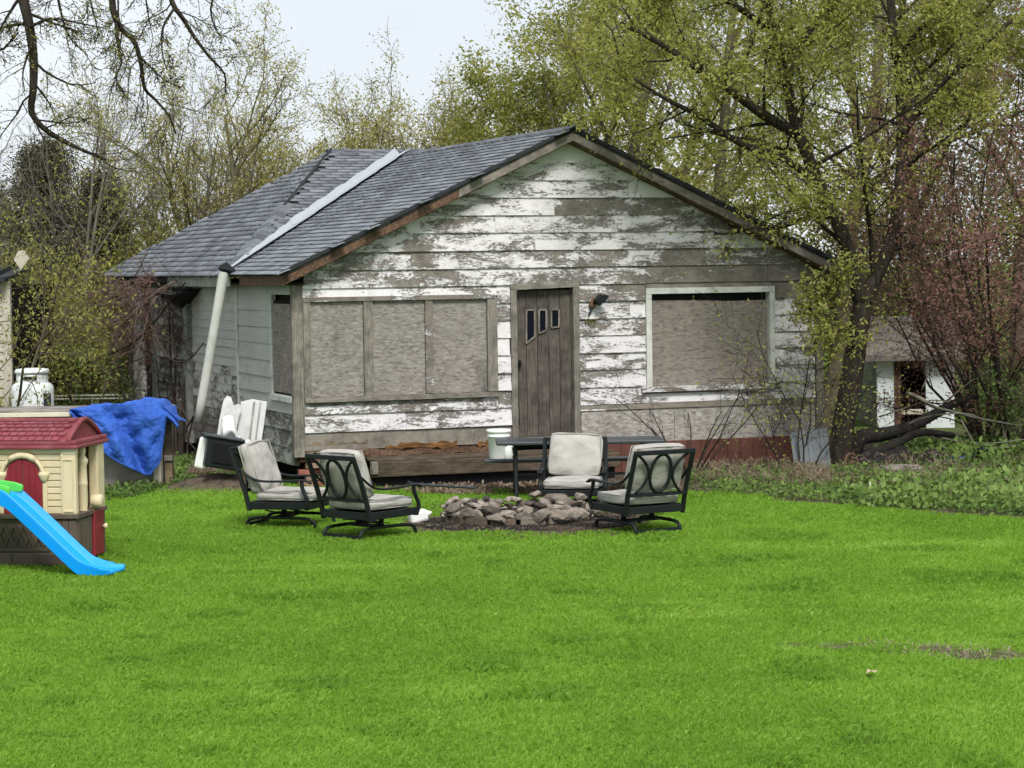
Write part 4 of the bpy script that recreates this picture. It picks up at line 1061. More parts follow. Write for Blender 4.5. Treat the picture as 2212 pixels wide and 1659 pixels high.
for s in (-1, 1):
    m = MB(); m.lathe([(.03, 0), (.036, .02), (.055, .06), (.06, .085), (.045, .1)], (wc + s * .225, 0, wz0 + .33), 12); m.build('arch_bracket', M['tan'], PH, smooth=True)
    pbox('window_jamb', wc + s * .232 - .025, wc + s * .232 + .025, -.012, .02, wz0, wz0 + .36, 'tan', .01)
# corner pilaster with a sunk panel
pl_ = pbox('corner_pilaster', -.16, .0, -.015, .07, FZ(1114), FZ(969), 'tan', .012)
pbox('pilaster_head', -.125, .004, -.022, .072, FZ(983), FZ(969.5), 'tan', .008, pl_)
for (x0, x1, z0, z1) in [(-.135, -.125, FZ(1106), FZ(993)), (-.035, -.022, FZ(1106), FZ(993)), (-.135, -.022, FZ(1109), FZ(1104)), (-.125, -.03, FZ(996), FZ(993))]:
    pbox('pilaster_bead', x0, x1, -.026, -.012, z0, z1, 'tan', .004, pl_)
# open right side
pbox('inner_wall', -1.0, -.16, DP - .06, DP - .02, .48, 1.2, 'tan_in', .01)
pbox('inner_partition', -.22, -.19, .08, DP - .08, .48, 1.2, 'tan_in', .004)
m = MB(); m.lathe([(.05, .50), (.055, .52), (.042, .56), (.05, .60), (.05, .80), (.056, .815), (.05, .83), (.045, 1.0), (.058, 1.03), (.062, 1.06), (.035, 1.10), (.03, 1.12), (.04, 1.15), (.038, 1.2)], (-.06, .37, 0), 18); m.build('spindle_column', M['tan'], PH, smooth=True)
pbox('rear_post', -.1, .0, .68, .90, .48, 1.2, 'tan', .015)
m = MB(); m.lathe([(.06, 0), (.07, .01), (.07, .10), (.055, .115)], n=18); o = m.build('play_telephone', M['tan'], PH, smooth=True); o.matrix_local = Matrix.Translation((-.02, .53, .62)) @ Matrix.Rotation(rad(90), 4, 'Y')
# sill band and brown lower half
pbox('sill_band', XL, .02, -.02, DP, FZ(1124), FZ(1114) + .004, 'brown', .008)
lw_ = pbox('lower_wall', XL, -.005, .02, DP - .02, .0, FZ(1125), 'brown', .004)
pbox('stone_course', XL, -.02, -.006, .02, .0, FZ(1198), 'brown', .012, lw_)
for i in range(6): pbox('moulded_stone', XL + .02 + i * .25, XL + .24 + i * .25, -.018, .0, .012, FZ(1200), 'brown', .018, lw_)
pbox('lattice_rail', XL, -.3, -.004, .02, FZ(1196), FZ(1187), 'brown', .005, lw_)
for i in range(22):
    x = -1.36 + .105 * (i // 2); s = 1 if i % 2 else -1
    m = MB(); m.bar((x - .055 * s, .004 + .006 * (i % 2), FZ(1186)), (x + .055 * s, .004 + .006 * (i % 2), FZ(1135)), .022, .014, up=(0, 1, 0)); m.build('lattice_slat', M['brown'], lw_)
for i in range(3): pbox('moulded_plank', -.24 + i * .075, -.17 + i * .075, .004, .022, FZ(1197) + .005, FZ(1126), 'brown', .006, lw_)
for i in range(3): pbox('moulded_plank', -.012, .006, .06 + i * .13, .18 + i * .13, .02, FZ(1126), 'brown', .006, lw_)
sd_ = pbox('half_door', -.01, .028, .47, .76, .05, FZ(1117), 'red', .012)
m = MB(); m.lathe([(.012, 0), (.016, .02), (.03, .03), (.03, .05), (.012, .06)], n=12); o = m.build('knob', M['tan'], sd_, smooth=True); o.matrix_local = Matrix.Translation((.026, .71, .34)) @ Matrix.Rotation(rad(90), 4, 'Y')
# roof
ze, zt, zr2 = FZ(970), FZ(953), 1.475
pbox('eave', XL - .05, .03, -.06, DP + .06, ze - .005, ze + .035, 'red_roof', .012)
pbox('eave_lip', XL - .04, .018, -.05, DP + .05, ze + .034, zt, 'red_roof', .012)
yr = DP / 2
prof = [(-.045, zt - .005)] + [(-.045 + (yr + .045) * f, zt + (zr2 - zt) * (1 - (1 - f) ** 1.55)) for f in (.2, .4, .6, .8)] + [(yr - .06, zr2), (yr + .06, zr2)] + [(DP + .045 - (yr + .045) * f, zt + (zr2 - zt) * (1 - (1 - f) ** 1.55)) for f in (.8, .6, .4, .2)] + [(DP + .045, zt - .005)]
m = MB(); m.prism(prof, lambda x, y, o: (o, x, y), XL - .02, -.075); rf = m.build('roof', M['red_roof'], PH)
m = MB(); m.tube([(-.06, y, z + .004) for (y, z) in prof], .026, 6); m.build('gable_rim', M['red_roof'], rf, smooth=True)
m = MB(); m.tube([(XL, yr - .06, zr2), (-.06, yr - .06, zr2)], .026, 6); m.build('ridge_rim', M['red_roof'], rf, smooth=True)
rr_ = random.Random(8)
for j in range(6):
    f0, f1 = j / 6 * .98, (j + .88) / 6 * .98
    q = lambda f: (-.045 + (yr - .015) * f, zt + (zr2 - zt) * (1 - (1 - f) ** 1.55))
    (y0, z0), (y1, z1) = q(f0), q(f1)
    for i in range(17):
        x0 = XL + .02 + i * .085 + (j % 2) * .042; x1 = x0 + .076
        if x1 > -.09: continue
        m = MB(); up = .012
        m.add([(x0, y0 - .008, z0 + up), (x1, y0 - .008, z0 + up), (x1, y1 - .004, z1 + .004), (x0, y1 - .004, z1 + .004), (x0, y0, z0 - .01), (x1, y0, z0 - .01), (x1, y1 + .01, z1 - .01), (x0, y1 + .01, z1 - .01)], [(0, 1, 2, 3), (0, 4, 5, 1), (1, 5, 6, 2), (2, 6, 7, 3), (3, 7, 4, 0)])
        m.build('roof_tile', M['red_roof'], rf)

# ------------------------------------------------------------------ toy slide
fo_ = gnd(222, 1236); SL = empty('toy_slide', (fo_[0] + .17, fo_[1] - .18, 0), rad(-13), 'bright blue plastic toy slide with green handrails before the playhouse', 'slide')
path = arc([(.0, 0, .045), (-.14, 0, .04), (-.30, 0, .075), (-.44, 0, .18), (-.75, 0, .46), (-1.04, 0, .715), (-1.14, 0, .775), (-1.28, 0, .80), (-1.9, 0, .80)], 5)
m = MB(); n_ = len(path); vs = []
for i, p in enumerate(path):
    f = min(1, i / 14); w = .175 + .045 * (1 - f) ** 2; h = .025 + .03 * min(1, i / 9); sk = -.03 - .065 * min(1, max(0, i - 4) / 9)
    for (y, z) in ((-w, sk), (-w - .012, h), (-w + .022, h + .008), (-w + .045, .0), (w - .045, .0), (w - .022, h + .008), (w + .012, h), (w, sk)):
        vs.append((p.x, y, max(.004, p.z + z)))
fs = [(i * 8 + k, i * 8 + (k + 1) % 8, (i + 1) * 8 + (k + 1) % 8, (i + 1) * 8 + k) for i in range(n_ - 1) for k in range(8)] + [tuple(range(7, -1, -1)), tuple((n_ - 1) * 8 + k for k in range(8))]
m.add(vs, fs); m.build('chute', M['blue'], SL, bevel=.008)
for s in (-1, 1):
    m = MB(); m.tube([(p.x, s * (.175 + .045 * (1 - min(1, i / 14)) ** 2), p.z + .03 + .03 * min(1, i / 9)) for i, p in enumerate(path) if i > 3], .014, 6); m.build('chute_rim', M['blue'], SL, smooth=True)
    pts = [(-1.86, .80)] + [(-1.45 - .42 * math.cos(math.pi * i / 10) * .95, .84 + .065 * math.sin(math.pi * i / 10)) for i in range(11)] + [(-1.06, .80)]
    m = MB(); m.prism(pts, lambda x, y, o: (x, o, y), s * .165, s * .135); hr = m.build('handrail', M['green'], SL, bevel=.006)
    m = MB(); m.tube([(x, s * .15, z + .004) for (x, z) in pts[1:-1]], .014, 6); m.build('rail_rim', M['green'], hr, smooth=True)
m = MB()
for s in (-1, 1):
    m.bar((-1.82, s * .17, .74), (-1.98, s * .2, .0), .05, .05)
for z in (.2, .4, .6): m.bar((-1.93 + z * .1, -.19, z), (-1.93 + z * .1, .19, z), .05, .03)
m.build('ladder', M['green'], SL, bevel=.008)
bx_ = -1.30; bz_ = .775
def pill(w, h, n=8):
    return [(w / 2 - h / 2 + h / 2 * math.cos(a), h / 2 * math.sin(a)) for a in [-math.pi / 2 + math.pi * i / n for i in range(n + 1)]] + [(-w / 2 + h / 2 - h / 2 * math.cos(a), -h / 2 * math.sin(a)) for a in [-math.pi / 2 + math.pi * i / n for i in range(n + 1)]]
m = MB(); m.prism(pill(.24, .09), lambda x, y, o: (bx_ + x, o, bz_ + y), -.196, -.186); bd = m.build('badge', M['badge_rim'], SL)
m = MB(); m.prism(pill(.225, .075), lambda x, y, o: (bx_ + x, o, bz_ + y), -.199, -.194); m.build('badge_face', M['badge'], bd)
cv = bpy.data.curves.new('badge_text', 'FONT'); cv.body = 'es'; cv.size = .075; cv.extrude = .002; cv.offset = .003
to = bpy.data.objects.new('badge_text', cv); COL.objects.link(to); bpy.context.view_layer.update()
me = bpy.data.meshes.new_from_object(to.evaluated_get(bpy.context.evaluated_depsgraph_get())); bpy.data.objects.remove(to); me.materials.clear(); me.materials.append(M['white_pl'])
to = bpy.data.objects.new('badge_text', me); COL.objects.link(to); to.parent = bd; to.location = (bx_ + .015, -.202, bz_ - .02); to.rotation_euler = (rad(90), 0, 0)

# ------------------------------------------------------------------ wooden bin and tarp
YB = 32.6
bl = at(-60, 1068, YB); br = at(352, 1062, YB)
BN = empty('wooden_bin', ((bl[0] + br[0]) / 2, YB + .6, 0), 0, 'long grey plywood bin with cream lid strip behind the playhouse', 'bin')
xr = br[0]; xl = bl[0] - .4; zt_ = float(at(200, 889, YB)[2])
def wb(name, x0, x1, y0, y1, z0, z1, mat, bevel=.005):
    m = MB(); m.box(((x0 + x1) / 2, (y0 + y1) / 2, (z0 + z1) / 2), (x1 - x0, y1 - y0, z1 - z0)); return m.build(name, M[mat], BN, world=True, bevel=bevel)
wb('front_panel', xl, (xl + xr) / 2, YB, YB + .025, .0, zt_ - .05, 'ply'); wb('front_panel', (xl + xr) / 2 + .005, xr - .12, YB + .003, YB + .025, .0, zt_ - .05, 'ply')
wb('end_panel', xr - .03, xr, YB + .03, YB + 1.1, .0, zt_ - .02, 'ply'); wb('back_panel', xl, xr - .04, YB + 1.08, YB + 1.1, 0, zt_ - .05, 'ply')
wb('corner_board', xr - .12, xr - .02, YB - .02, YB + .02, .0, zt_ - .02, 'cream'); wb('lid', xl - .05, xr + .03, YB - .05, YB + 1.15, zt_ - .02, zt_ + .02, 'ply'); wb('lid_strip', xl, xr - .9, YB - .075, YB - .052, zt_ - .06, zt_ + .0, 'cream')
wb('lid_gap_shade', xl, xr - .5, YB - .045, YB - .01, zt_ - .12, zt_ - .05, 'dark_wood')  # dark bar below the lid, painted in place of a shaded gap
pp = at(366, 1056, YB + .1)
wb('post', pp[0] - .05, pp[0] + .05, YB + .06, YB + .16, 0, zt_ - .1, 'plank_wood'); wb('post_block', pp[0] - .06, pp[0] + .06, YB + .03, YB + .12, .42, .5, 'grey_wood')
TP = empty('tarp', (at(280, 900, YB)[0], YB + .2, zt_), 0, 'crumpled blue tarpaulin draped over the right end of the bin', 'tarp')
NU, NW = 90, 80; vs = []
tu = np.array([0, .15, .25, .42, .6, .85, .95, 1.0, 1.12]); ty_ = np.array([884, 881, 873, 875, 869, 862, 868, 884, 905])
bu = np.array([0, .12, .28, .5, .68, .80, .86, .93, 1.0, 1.06, 1.12]); by_ = np.array([890, 922, 962, 995, 1014, 1026, 1028, 1000, 905, 912, 926])
for j in range(NW + 1):
    w = -0.5 + 1.5 * j / NW
    for i in range(NU + 1):
        u = 1.12 * i / NU
        if w >= .9: px = 150 + 210 * u + 0
        px = 150 + 210 * u
        ty = np.interp(u, tu, ty_); by = np.interp(u, bu, by_)
        if w >= 0:
            px2 = px + (w * (-8) * math.sin(u * 3.0) if u < .9 else 0)
            py = ty + (by - ty) * w
            fold = .085 * math.sin(u * 11 - w * 4.5) + .05 * math.sin(u * 24 - w * 9 + 1.0) * (.3 + w) + .03 * mnoise.noise(Vector((u * 9, w * 6, 2.2))) * 2 + .02 * mnoise.noise(Vector((u * 28, w * 22, 5)))
            Y = YB - .21 - .10 * w * (1 - .5 * w) - fold * min(1, w * 3 + .25)
            vs.append(tuple(at(px2, py, Y)))
        else:
            p = at(px, ty, YB - .21); Y = -w * 2.0 * .8
            h = p[2] + .05 * mnoise.noise(Vector((u * 7, w * 5, 1))) - .12 * (-w)
            if u > 1.0: h -= .02
            vs.append((p[0], p[1] + Y, max(h, zt_ + .03 if u < 1.02 else h)))
m = MB(); m.add(vs, [(j * (NU + 1) + i, j * (NU + 1) + i + 1, (j + 1) * (NU + 1) + i + 1, (j + 1) * (NU + 1) + i) for j in range(NW) for i in range(NU)])
o = m.build('sheet', M['tarp'], TP, smooth=True, world=True, fix=False); md = o.modifiers.new('s', 'SOLIDIFY'); md.thickness = .008

# ------------------------------------------------------------------ tank, gate, neighbour's building
YT = 39.2; pt = at(71, 880, YT)
TK = empty('gas_tank', (pt[0], YT, 0), 0, 'upright white gas tank with lidded collar beside the pale building', 'tank')
zc = lambda py: float(at(71, py, YT)[2]); R0 = 46 / 5200 * YT
m = MB(); zs = zc(826)
m.lathe([(R0 * .9, 0), (R0, .05), (R0, zs - .14), (R0 * .97, zs - .07), (R0 * .86, zs - .02), (R0 * .6, zs + .02)], n=28); m.build('body', M['tank'], TK, smooth=True)
m = MB(); m.lathe([(R0 * .74, zs - .02), (R0 * .74, zc(806)), (R0 * .72, zc(805))], n=24, cap=False); m.build('collar', M['tank'], TK, smooth=True)
m = MB(); m.lathe([(R0 * .80, zc(806)), (R0 * .82, zc(803)), (R0 * .76, zc(797)), (R0 * .4, zc(795)), (.01, zc(795))], n=24); m.build('lid', M['tank'], TK, smooth=True)
m = MB(); m.box((.02, -R0 * .73, zc(815)), (.22, .06, .05)); m.build('valve_slot', M['metal'], TK, bevel=.02)
m = MB(); m.box((R0 * .8, -R0 * .62, zc(862)), (.14, .02, .2), Matrix.Rotation(.8, 3, 'Z')); m.build('sticker', M['metal_blue'], TK)
YG = 43.5
GT = empty('tube_gate', (at(200, 880, YG)[0], YG, 0), 0, 'pale green tubular field gate with rounded corners beyond the bin', 'gate')
a_, b_ = at(118, 856, YG), at(288, 855, YG)
m = MB(); m.tube(arc([(a_[0], YG, a_[2]), ((a_[0] + b_[0]) / 2, YG, (a_[2] + b_[2]) / 2 + .01), (b_[0] - .12, YG, b_[2] + .01), (b_[0] - .02, YG, b_[2] - .06), (b_[0], YG, b_[2] - .2), (b_[0], YG, .15)], 6), .02, 8); m.build('frame', M['pipe'], GT, smooth=True, world=True)
for k in range(4):
    m = MB(); z = .2 + k * .17; m.tube([(a_[0], YG, z), (b_[0] - .01, YG, z)], .015, 6); m.build('rail', M['pipe'], GT, world=True)
m = MB(); m.tube([(b_[0] - .75, YG, .15), (b_[0] - .75, YG, b_[2])], .014, 6); m.build('brace', M['pipe'], GT, world=True)
YN = 40.0
nb = at(23, 760, YN)
NB = empty('outbuilding', (nb[0], YN, 0), 0, 'beige sided outbuilding cut off by the left picture edge', 'building')
m = MB(); m.box((nb[0] - 2.0, YN + 2.1, 1.4), (4.0, 4.0, 2.8)); m.build('wall', M['dark_wood'], NB, world=True)
zz = .05
while zz < 2.85:
    m = MB(); m.add([(nb[0] - 3.8, YN - .03, zz), (nb[0] - .12, YN - .03, zz), (nb[0] - .12, YN - .006, zz + .155), (nb[0] - 3.8, YN - .006, zz + .155), (nb[0] - 3.8, YN + .09, zz), (nb[0] - .12, YN + .09, zz), (nb[0] - .12, YN + .09, zz + .155), (nb[0] - 3.8, YN + .09, zz + .155)], [(0, 1, 2, 3), (7, 6, 5, 4), (0, 4, 5, 1), (1, 5, 6, 2), (2, 6, 7, 3), (3, 7, 4, 0)]); m.build('siding_board', M['beige'], NB, world=True); zz += .15
m = MB(); m.box((nb[0] - .05, YN + .02, 1.43), (.14, .12, 2.86)); m.build('corner_board', M['beige'], NB, world=True, bevel=.006)
m = MB(); e0, e1 = at(24, 584, YN), at(-60, 545, YN)
m.add([(e0[0] - .05, YN - .3, 2.86), (nb[0] - 4.2, YN - .3, 2.86), (nb[0] - 4.2, YN + 2.1, 3.05), (e0[0] - .05, YN + 2.1, 3.05), (e0[0] - .05, YN - .3, 2.92), (nb[0] - 4.2, YN - .3, 2.92), (nb[0] - 4.2, YN + 2.1, 3.12), (e0[0] - .05, YN + 2.1, 3.12)], [(0, 1, 2, 3), (4, 5, 6, 7), (0, 1, 5, 4), (1, 2, 6, 5), (2, 3, 7, 6), (3, 0, 4, 7)]); m.build('roof', M['asphalt_edge'], NB, world=True)
m = MB(); dc = at(46, 563, YN - .35); q_ = .155
m.prism([(dc[0] - .12, dc[2] + .02), (dc[0] - .01, dc[2] - .16), (dc[0] + .12, dc[2] + .02), (dc[0] + .03, dc[2] + .17), (dc[0] - .05, dc[2] + .16)], lambda x, y, o: (x, o, y), YN - .36, YN - .2); m.build('eave_return', M['beige'], NB, world=True)
m = MB(); m.bar((dc[0] - .0, YN - .27, dc[2] - .02), (nb[0] - .3, YN - .22, 2.9), .06, .06); m.build('gutter', M['metal'], NB, world=True)

# ------------------------------------------------------------------ right side: metal sheet, shed, dead log, scrap
mp_ = [(1706, 935), (1776, 922), (1789, 925), (1796, 1012), (1790, 1018), (1716, 1008)]
MS = empty('metal_sheet', at(1755, 1012, 34.3) * np.array([1, 1, 0]), 0, 'grey galvanised sheet leaning at the foot of the maple trunk', 'sheet')
P = [at(x, y, 34.3 + (.35 if y < 960 else 0)) for (x, y) in mp_]
m = MB(); NX = 24; vs = []
A, B_, C_, D_ = [Vector(p) for p in (P[0], P[1] * .2 + P[2] * .8, P[3], P[5])]
for i in range(NX + 1):
    f = i / NX; off = Vector((0, -.012 * (abs(((i % 8) - 4)) < 2), 0)); vs += [A.lerp(B_, f) + off, D_.lerp(C_, f) + off]
m.add(vs, [(2 * i, 2 * i + 1, 2 * i + 3, 2 * i + 2) for i in range(NX)]); o = m.build('sheet', M['galv'], MS, world=True, fix=False); md = o.modifiers.new('s', 'SOLIDIFY'); md.thickness = .006
YS = 43.0
s0, s1 = at(1895, 880, YS), at(2062, 880, YS)
SH = empty('garden_shed', ((s0[0] + s1[0]) / 2, YS + 1.2, 0), 0, 'white garden shed with dark doorway behind the trees at right', 'shed')
def sb(name, x0, x1, y0, y1, z0, z1, mat, bevel=.006):
    m = MB(); m.box(((x0 + x1) / 2, (y0 + y1) / 2, (z0 + z1) / 2), (x1 - x0, y1 - y0, z1 - z0)); return m.build(name, M[mat], SH, world=True, bevel=bevel)
zz0 = float(at(1950, 778, YS)[2])
d0, d1 = at(1934, 850, YS)[0], at(2000, 850, YS)[0]
sb('wall', s0[0], d0, YS, YS + .1, 0, zz0, 'tank'); sb('wall', d1, s1[0], YS, YS + .1, 0, zz0, 'tank'); sb('wall', s0[0], s0[0] + .1, YS + .11, YS + 2.4, 0, zz0, 'fascia_green'); sb('wall', s1[0] - .1, s1[0], YS + .11, YS + 2.4, 0, zz0, 'fascia_green')
sb('interior', s0[0] + .12, s1[0] - .12, YS + 1.6, YS + 1.7, 0, zz0, 'black'); sb('door_frame', d0 - .02, d0 + .10, YS - .02, YS + .12, 0, zz0 - .02, 'brown_wood'); sb('lintel', d0 + .1, d1, YS - .01, YS + .1, zz0 - .12, zz0, 'brown_wood')
sb('threshold', d0 + .1, d1 - .05, YS - .03, YS + .1, .25, .34, 'cream')
m = MB(); zr_ = float(at(1950, 730, YS + 1.2)[2])
m.add([(s0[0] - .25, YS - .3, zz0), (s1[0] + .25, YS - .3, zz0), (s1[0] + .25, YS + 1.3, zr_ + .3), (s0[0] - .25, YS + 1.3, zr_ + .3), (s0[0] - .25, YS - .3, zz0 + .1), (s1[0] + .25, YS - .3, zz0 + .1), (s1[0] + .25, YS + 1.3, zr_ + .4), (s0[0] - .25, YS + 1.3, zr_ + .4)], [(0, 1, 2, 3), (4, 5, 6, 7), (0, 1, 5, 4), (1, 2, 6, 5), (2, 3, 7, 6), (3, 0, 4, 7)]); m.build('roof', M['rake_grey'], SH, world=True)
YL = 35.2
LG = empty('fallen_log', at(1880, 1000, YL) * np.array([1, 1, 0]), 0, 'blackened fallen log with bare lichen-grey branches by the maple', 'log')
m = MB(); m.tube(arc([tuple(at(*p)) for p in [(1845, 995, YL), (1848, 965, YL), (1862, 944, YL), (1905, 938, YL + .2), (1960, 925, YL + .5), (2010, 900, YL + .8), (2060, 872, YL + 1.0), (2110, 855, YL + 1.2)]], 5), list(np.interp(np.linspace(0, 1, 36), [0, .1, .3, 1], [.12, .13, .12, .05])), 9); m.build('trunk', M['log'], LG, smooth=True, world=True)
m = MB(); m.tube(arc([tuple(at(*p)) for p in [(1868, 985, YL - .2), (1930, 962, YL), (1985, 935, YL + .3), (2060, 940, YL + .6)]], 5), list(np.linspace(.09, .04, 16)), 8); m.build('limb', M['log'], LG, smooth=True, world=True)
for pts, r in [([(1960, 850), (1990, 862), (2020, 880), (2060, 890), (2120, 905), (2230, 925)], .035), ([(1900, 900), (1960, 880), (2010, 865), (2050, 868)], .014), ([(1920, 938), (1990, 905), (2060, 893), (2110, 900), (2150, 930)], .018), ([(2030, 965), (2080, 978), (2150, 968), (2230, 958)], .026), ([(1990, 930), (2050, 950), (2130, 958), (2220, 948)], .016), ([(1975, 985), (2030, 1000), (2090, 985), (2130, 960)], .018), ([(2040, 870), (2090, 830), (2140, 800)], .016), ([(2075, 905), (2100, 950), (2130, 1000), (2150, 1010)], .016), ([(1990, 845), (2010, 800), (2040, 760)], .012), ([(1905, 945), (1890, 905), (1865, 870)], .014), ([(1940, 935), (1970, 960), (2000, 985)], .014)]:
    P = [tuple(at(x, y, YL + .2 + .5 * math.sin(i * 1.3 + r * 90))) for i, (x, y) in enumerate(pts)]
    c_ = arc(P, 4); m = MB(); m.tube(c_, list(np.linspace(r, r * .45, len(c_))), 6); m.build('branch', M['lichen'], LG, smooth=True, world=True)
c = gnd(1900, 1012); SP = empty('soil_heap', (c[0] + .2, c[1] + .2, 0), 0, 'low black heap of dirt and charred litter under the fallen log', 'heap')
bm = bmesh.new(); bmesh.ops.create_grid(bm, x_segments=40, y_segments=26, size=1.0)
for v in bm.verts:
    x, y = v.co.x, v.co.y; d = math.hypot(x, y); f = max(0, 1 - d * d)
    v.co = Vector((x * 1.25, y * .55, f * (.20 + .22 * mnoise.noise(Vector((x * 3, y * 3, 4))) + .1 * mnoise.noise(Vector((x * 9, y * 9, 1)))) - .01))
me = bpy.data.meshes.new('heap'); bm.to_mesh(me); bm.free(); me.materials.append(M['soil']); o = bpy.data.objects.new('heap', me); COL.objects.link(o); o.parent = SP
c = gnd(1839, 1018); WL = empty('small_wheel', (c[0], c[1], .13), 0, 'small rusty wheel standing on edge beside the soil heap', 'wheel', rot=(rad(82), 0, rad(35)))
m = MB(); pts = [(.12 * math.cos(2 * math.pi * i / 20), .12 * math.sin(2 * math.pi * i / 20), 0) for i in range(21)]; m.tube(pts, .022, 6, False); m.build('tyre', M['brown_wood'], WL, smooth=True)
m = MB(); m.lathe([(.02, -.03), (.03, -.02), (.03, .02), (.02, .03)], n=10); m.build('hub', M['copper'], WL)
for i in range(5):
    a = 2 * math.pi * i / 5; m = MB(); m.bar((0, 0, 0), (.11 * math.cos(a), .11 * math.sin(a), 0), .012, .012); m.build('spoke', M['copper'], WL)
c = gnd(1950, 1026); BX = empty('concrete_slab', (c[0], c[1] + .1, .02), rad(8), 'pale rectangular slab lying tilted before the soil heap', 'slab')
m = MB(); m.box((0, 0, .05), (.55, .32, .09), Matrix.Rotation(.1, 3, 'X')); m.build('slab', M['grey_wood'], BX, bevel=.012)
c = gnd(2072, 1009); BU = empty('blue_scrap', (c[0], c[1], .02), rad(-10), 'scrap of dark blue plastic on the ground below the branches', 'scrap')
m = MB(); m.add([(-.28, -.05, 0), (.28, -.08, .02), (.3, .1, .05), (.1, .14, .13), (-.2, .1, .10), (-.05, 0, .14)], [(0, 1, 5), (1, 2, 5), (2, 3, 5), (3, 4, 5), (4, 0, 5), (0, 4, 3, 2, 1)]); m.build('scrap', M['tarp'], BU)
c = gnd(2115, 1010); BT = empty('toppled_tub', (c[0], c[1] + .1, .14), 0, 'dark green tub lying on its side under the branches', 'tub', rot=(rad(75), 0, rad(60)))
m = MB(); m.lathe([(.10, -.14), (.11, -.13), (.14, .12), (.155, .13), (.15, .14), (.125, .12), (.1, -.12)], n=18); m.build('body', M['metal'], BT, smooth=True)
m = MB(); m.tube(arc([(.14, 0, .11), (.1, .12, .16), (-.1, .12, .16), (-.14, 0, .11)], 5), .006, 5); m.build('handle', M['metal_blue'], BT)
c = gnd(1880, 1078); ST = empty('marker_stake', (c[0], c[1], 0), 0, 'thin white wooden stake upright at the edge of the weeds', 'stake')
m = MB(); m.add([(-.012, -.008, 0), (.012, -.008, 0), (.014, .008, 0), (-.012, .008, 0), (-.01, -.006, .2), (.008, -.006, .2), (.008, .006, .2), (-.01, .006, .2), (-.002, 0, .235)], [(0, 1, 5, 4), (1, 2, 6, 5), (2, 3, 7, 6), (3, 0, 4, 7), (4, 5, 8), (5, 6, 8), (6, 7, 8), (7, 4, 8)]); m.build('stake', M['cream'], ST)
c = gnd(1882, 1468); LF = empty('dead_leaf', (c[0], c[1], .045), 0, 'curled pale tan dead leaf lying on the front lawn', 'leaf')
m = MB(); m.add([(-.05, -.01, 0), (-.01, -.035, .03), (.04, -.02, .01), (.06, .01, .03), (.02, .035, .015), (-.03, .03, .04), (0, 0, .025)], [(0, 1, 6), (1, 2, 6), (2, 3, 6), (3, 4, 6), (4, 5, 6), (5, 0, 6)]); o = m.build('blade', M['tan_leaf'], LF, fix=False); o.scale = (.75, .75, .75)

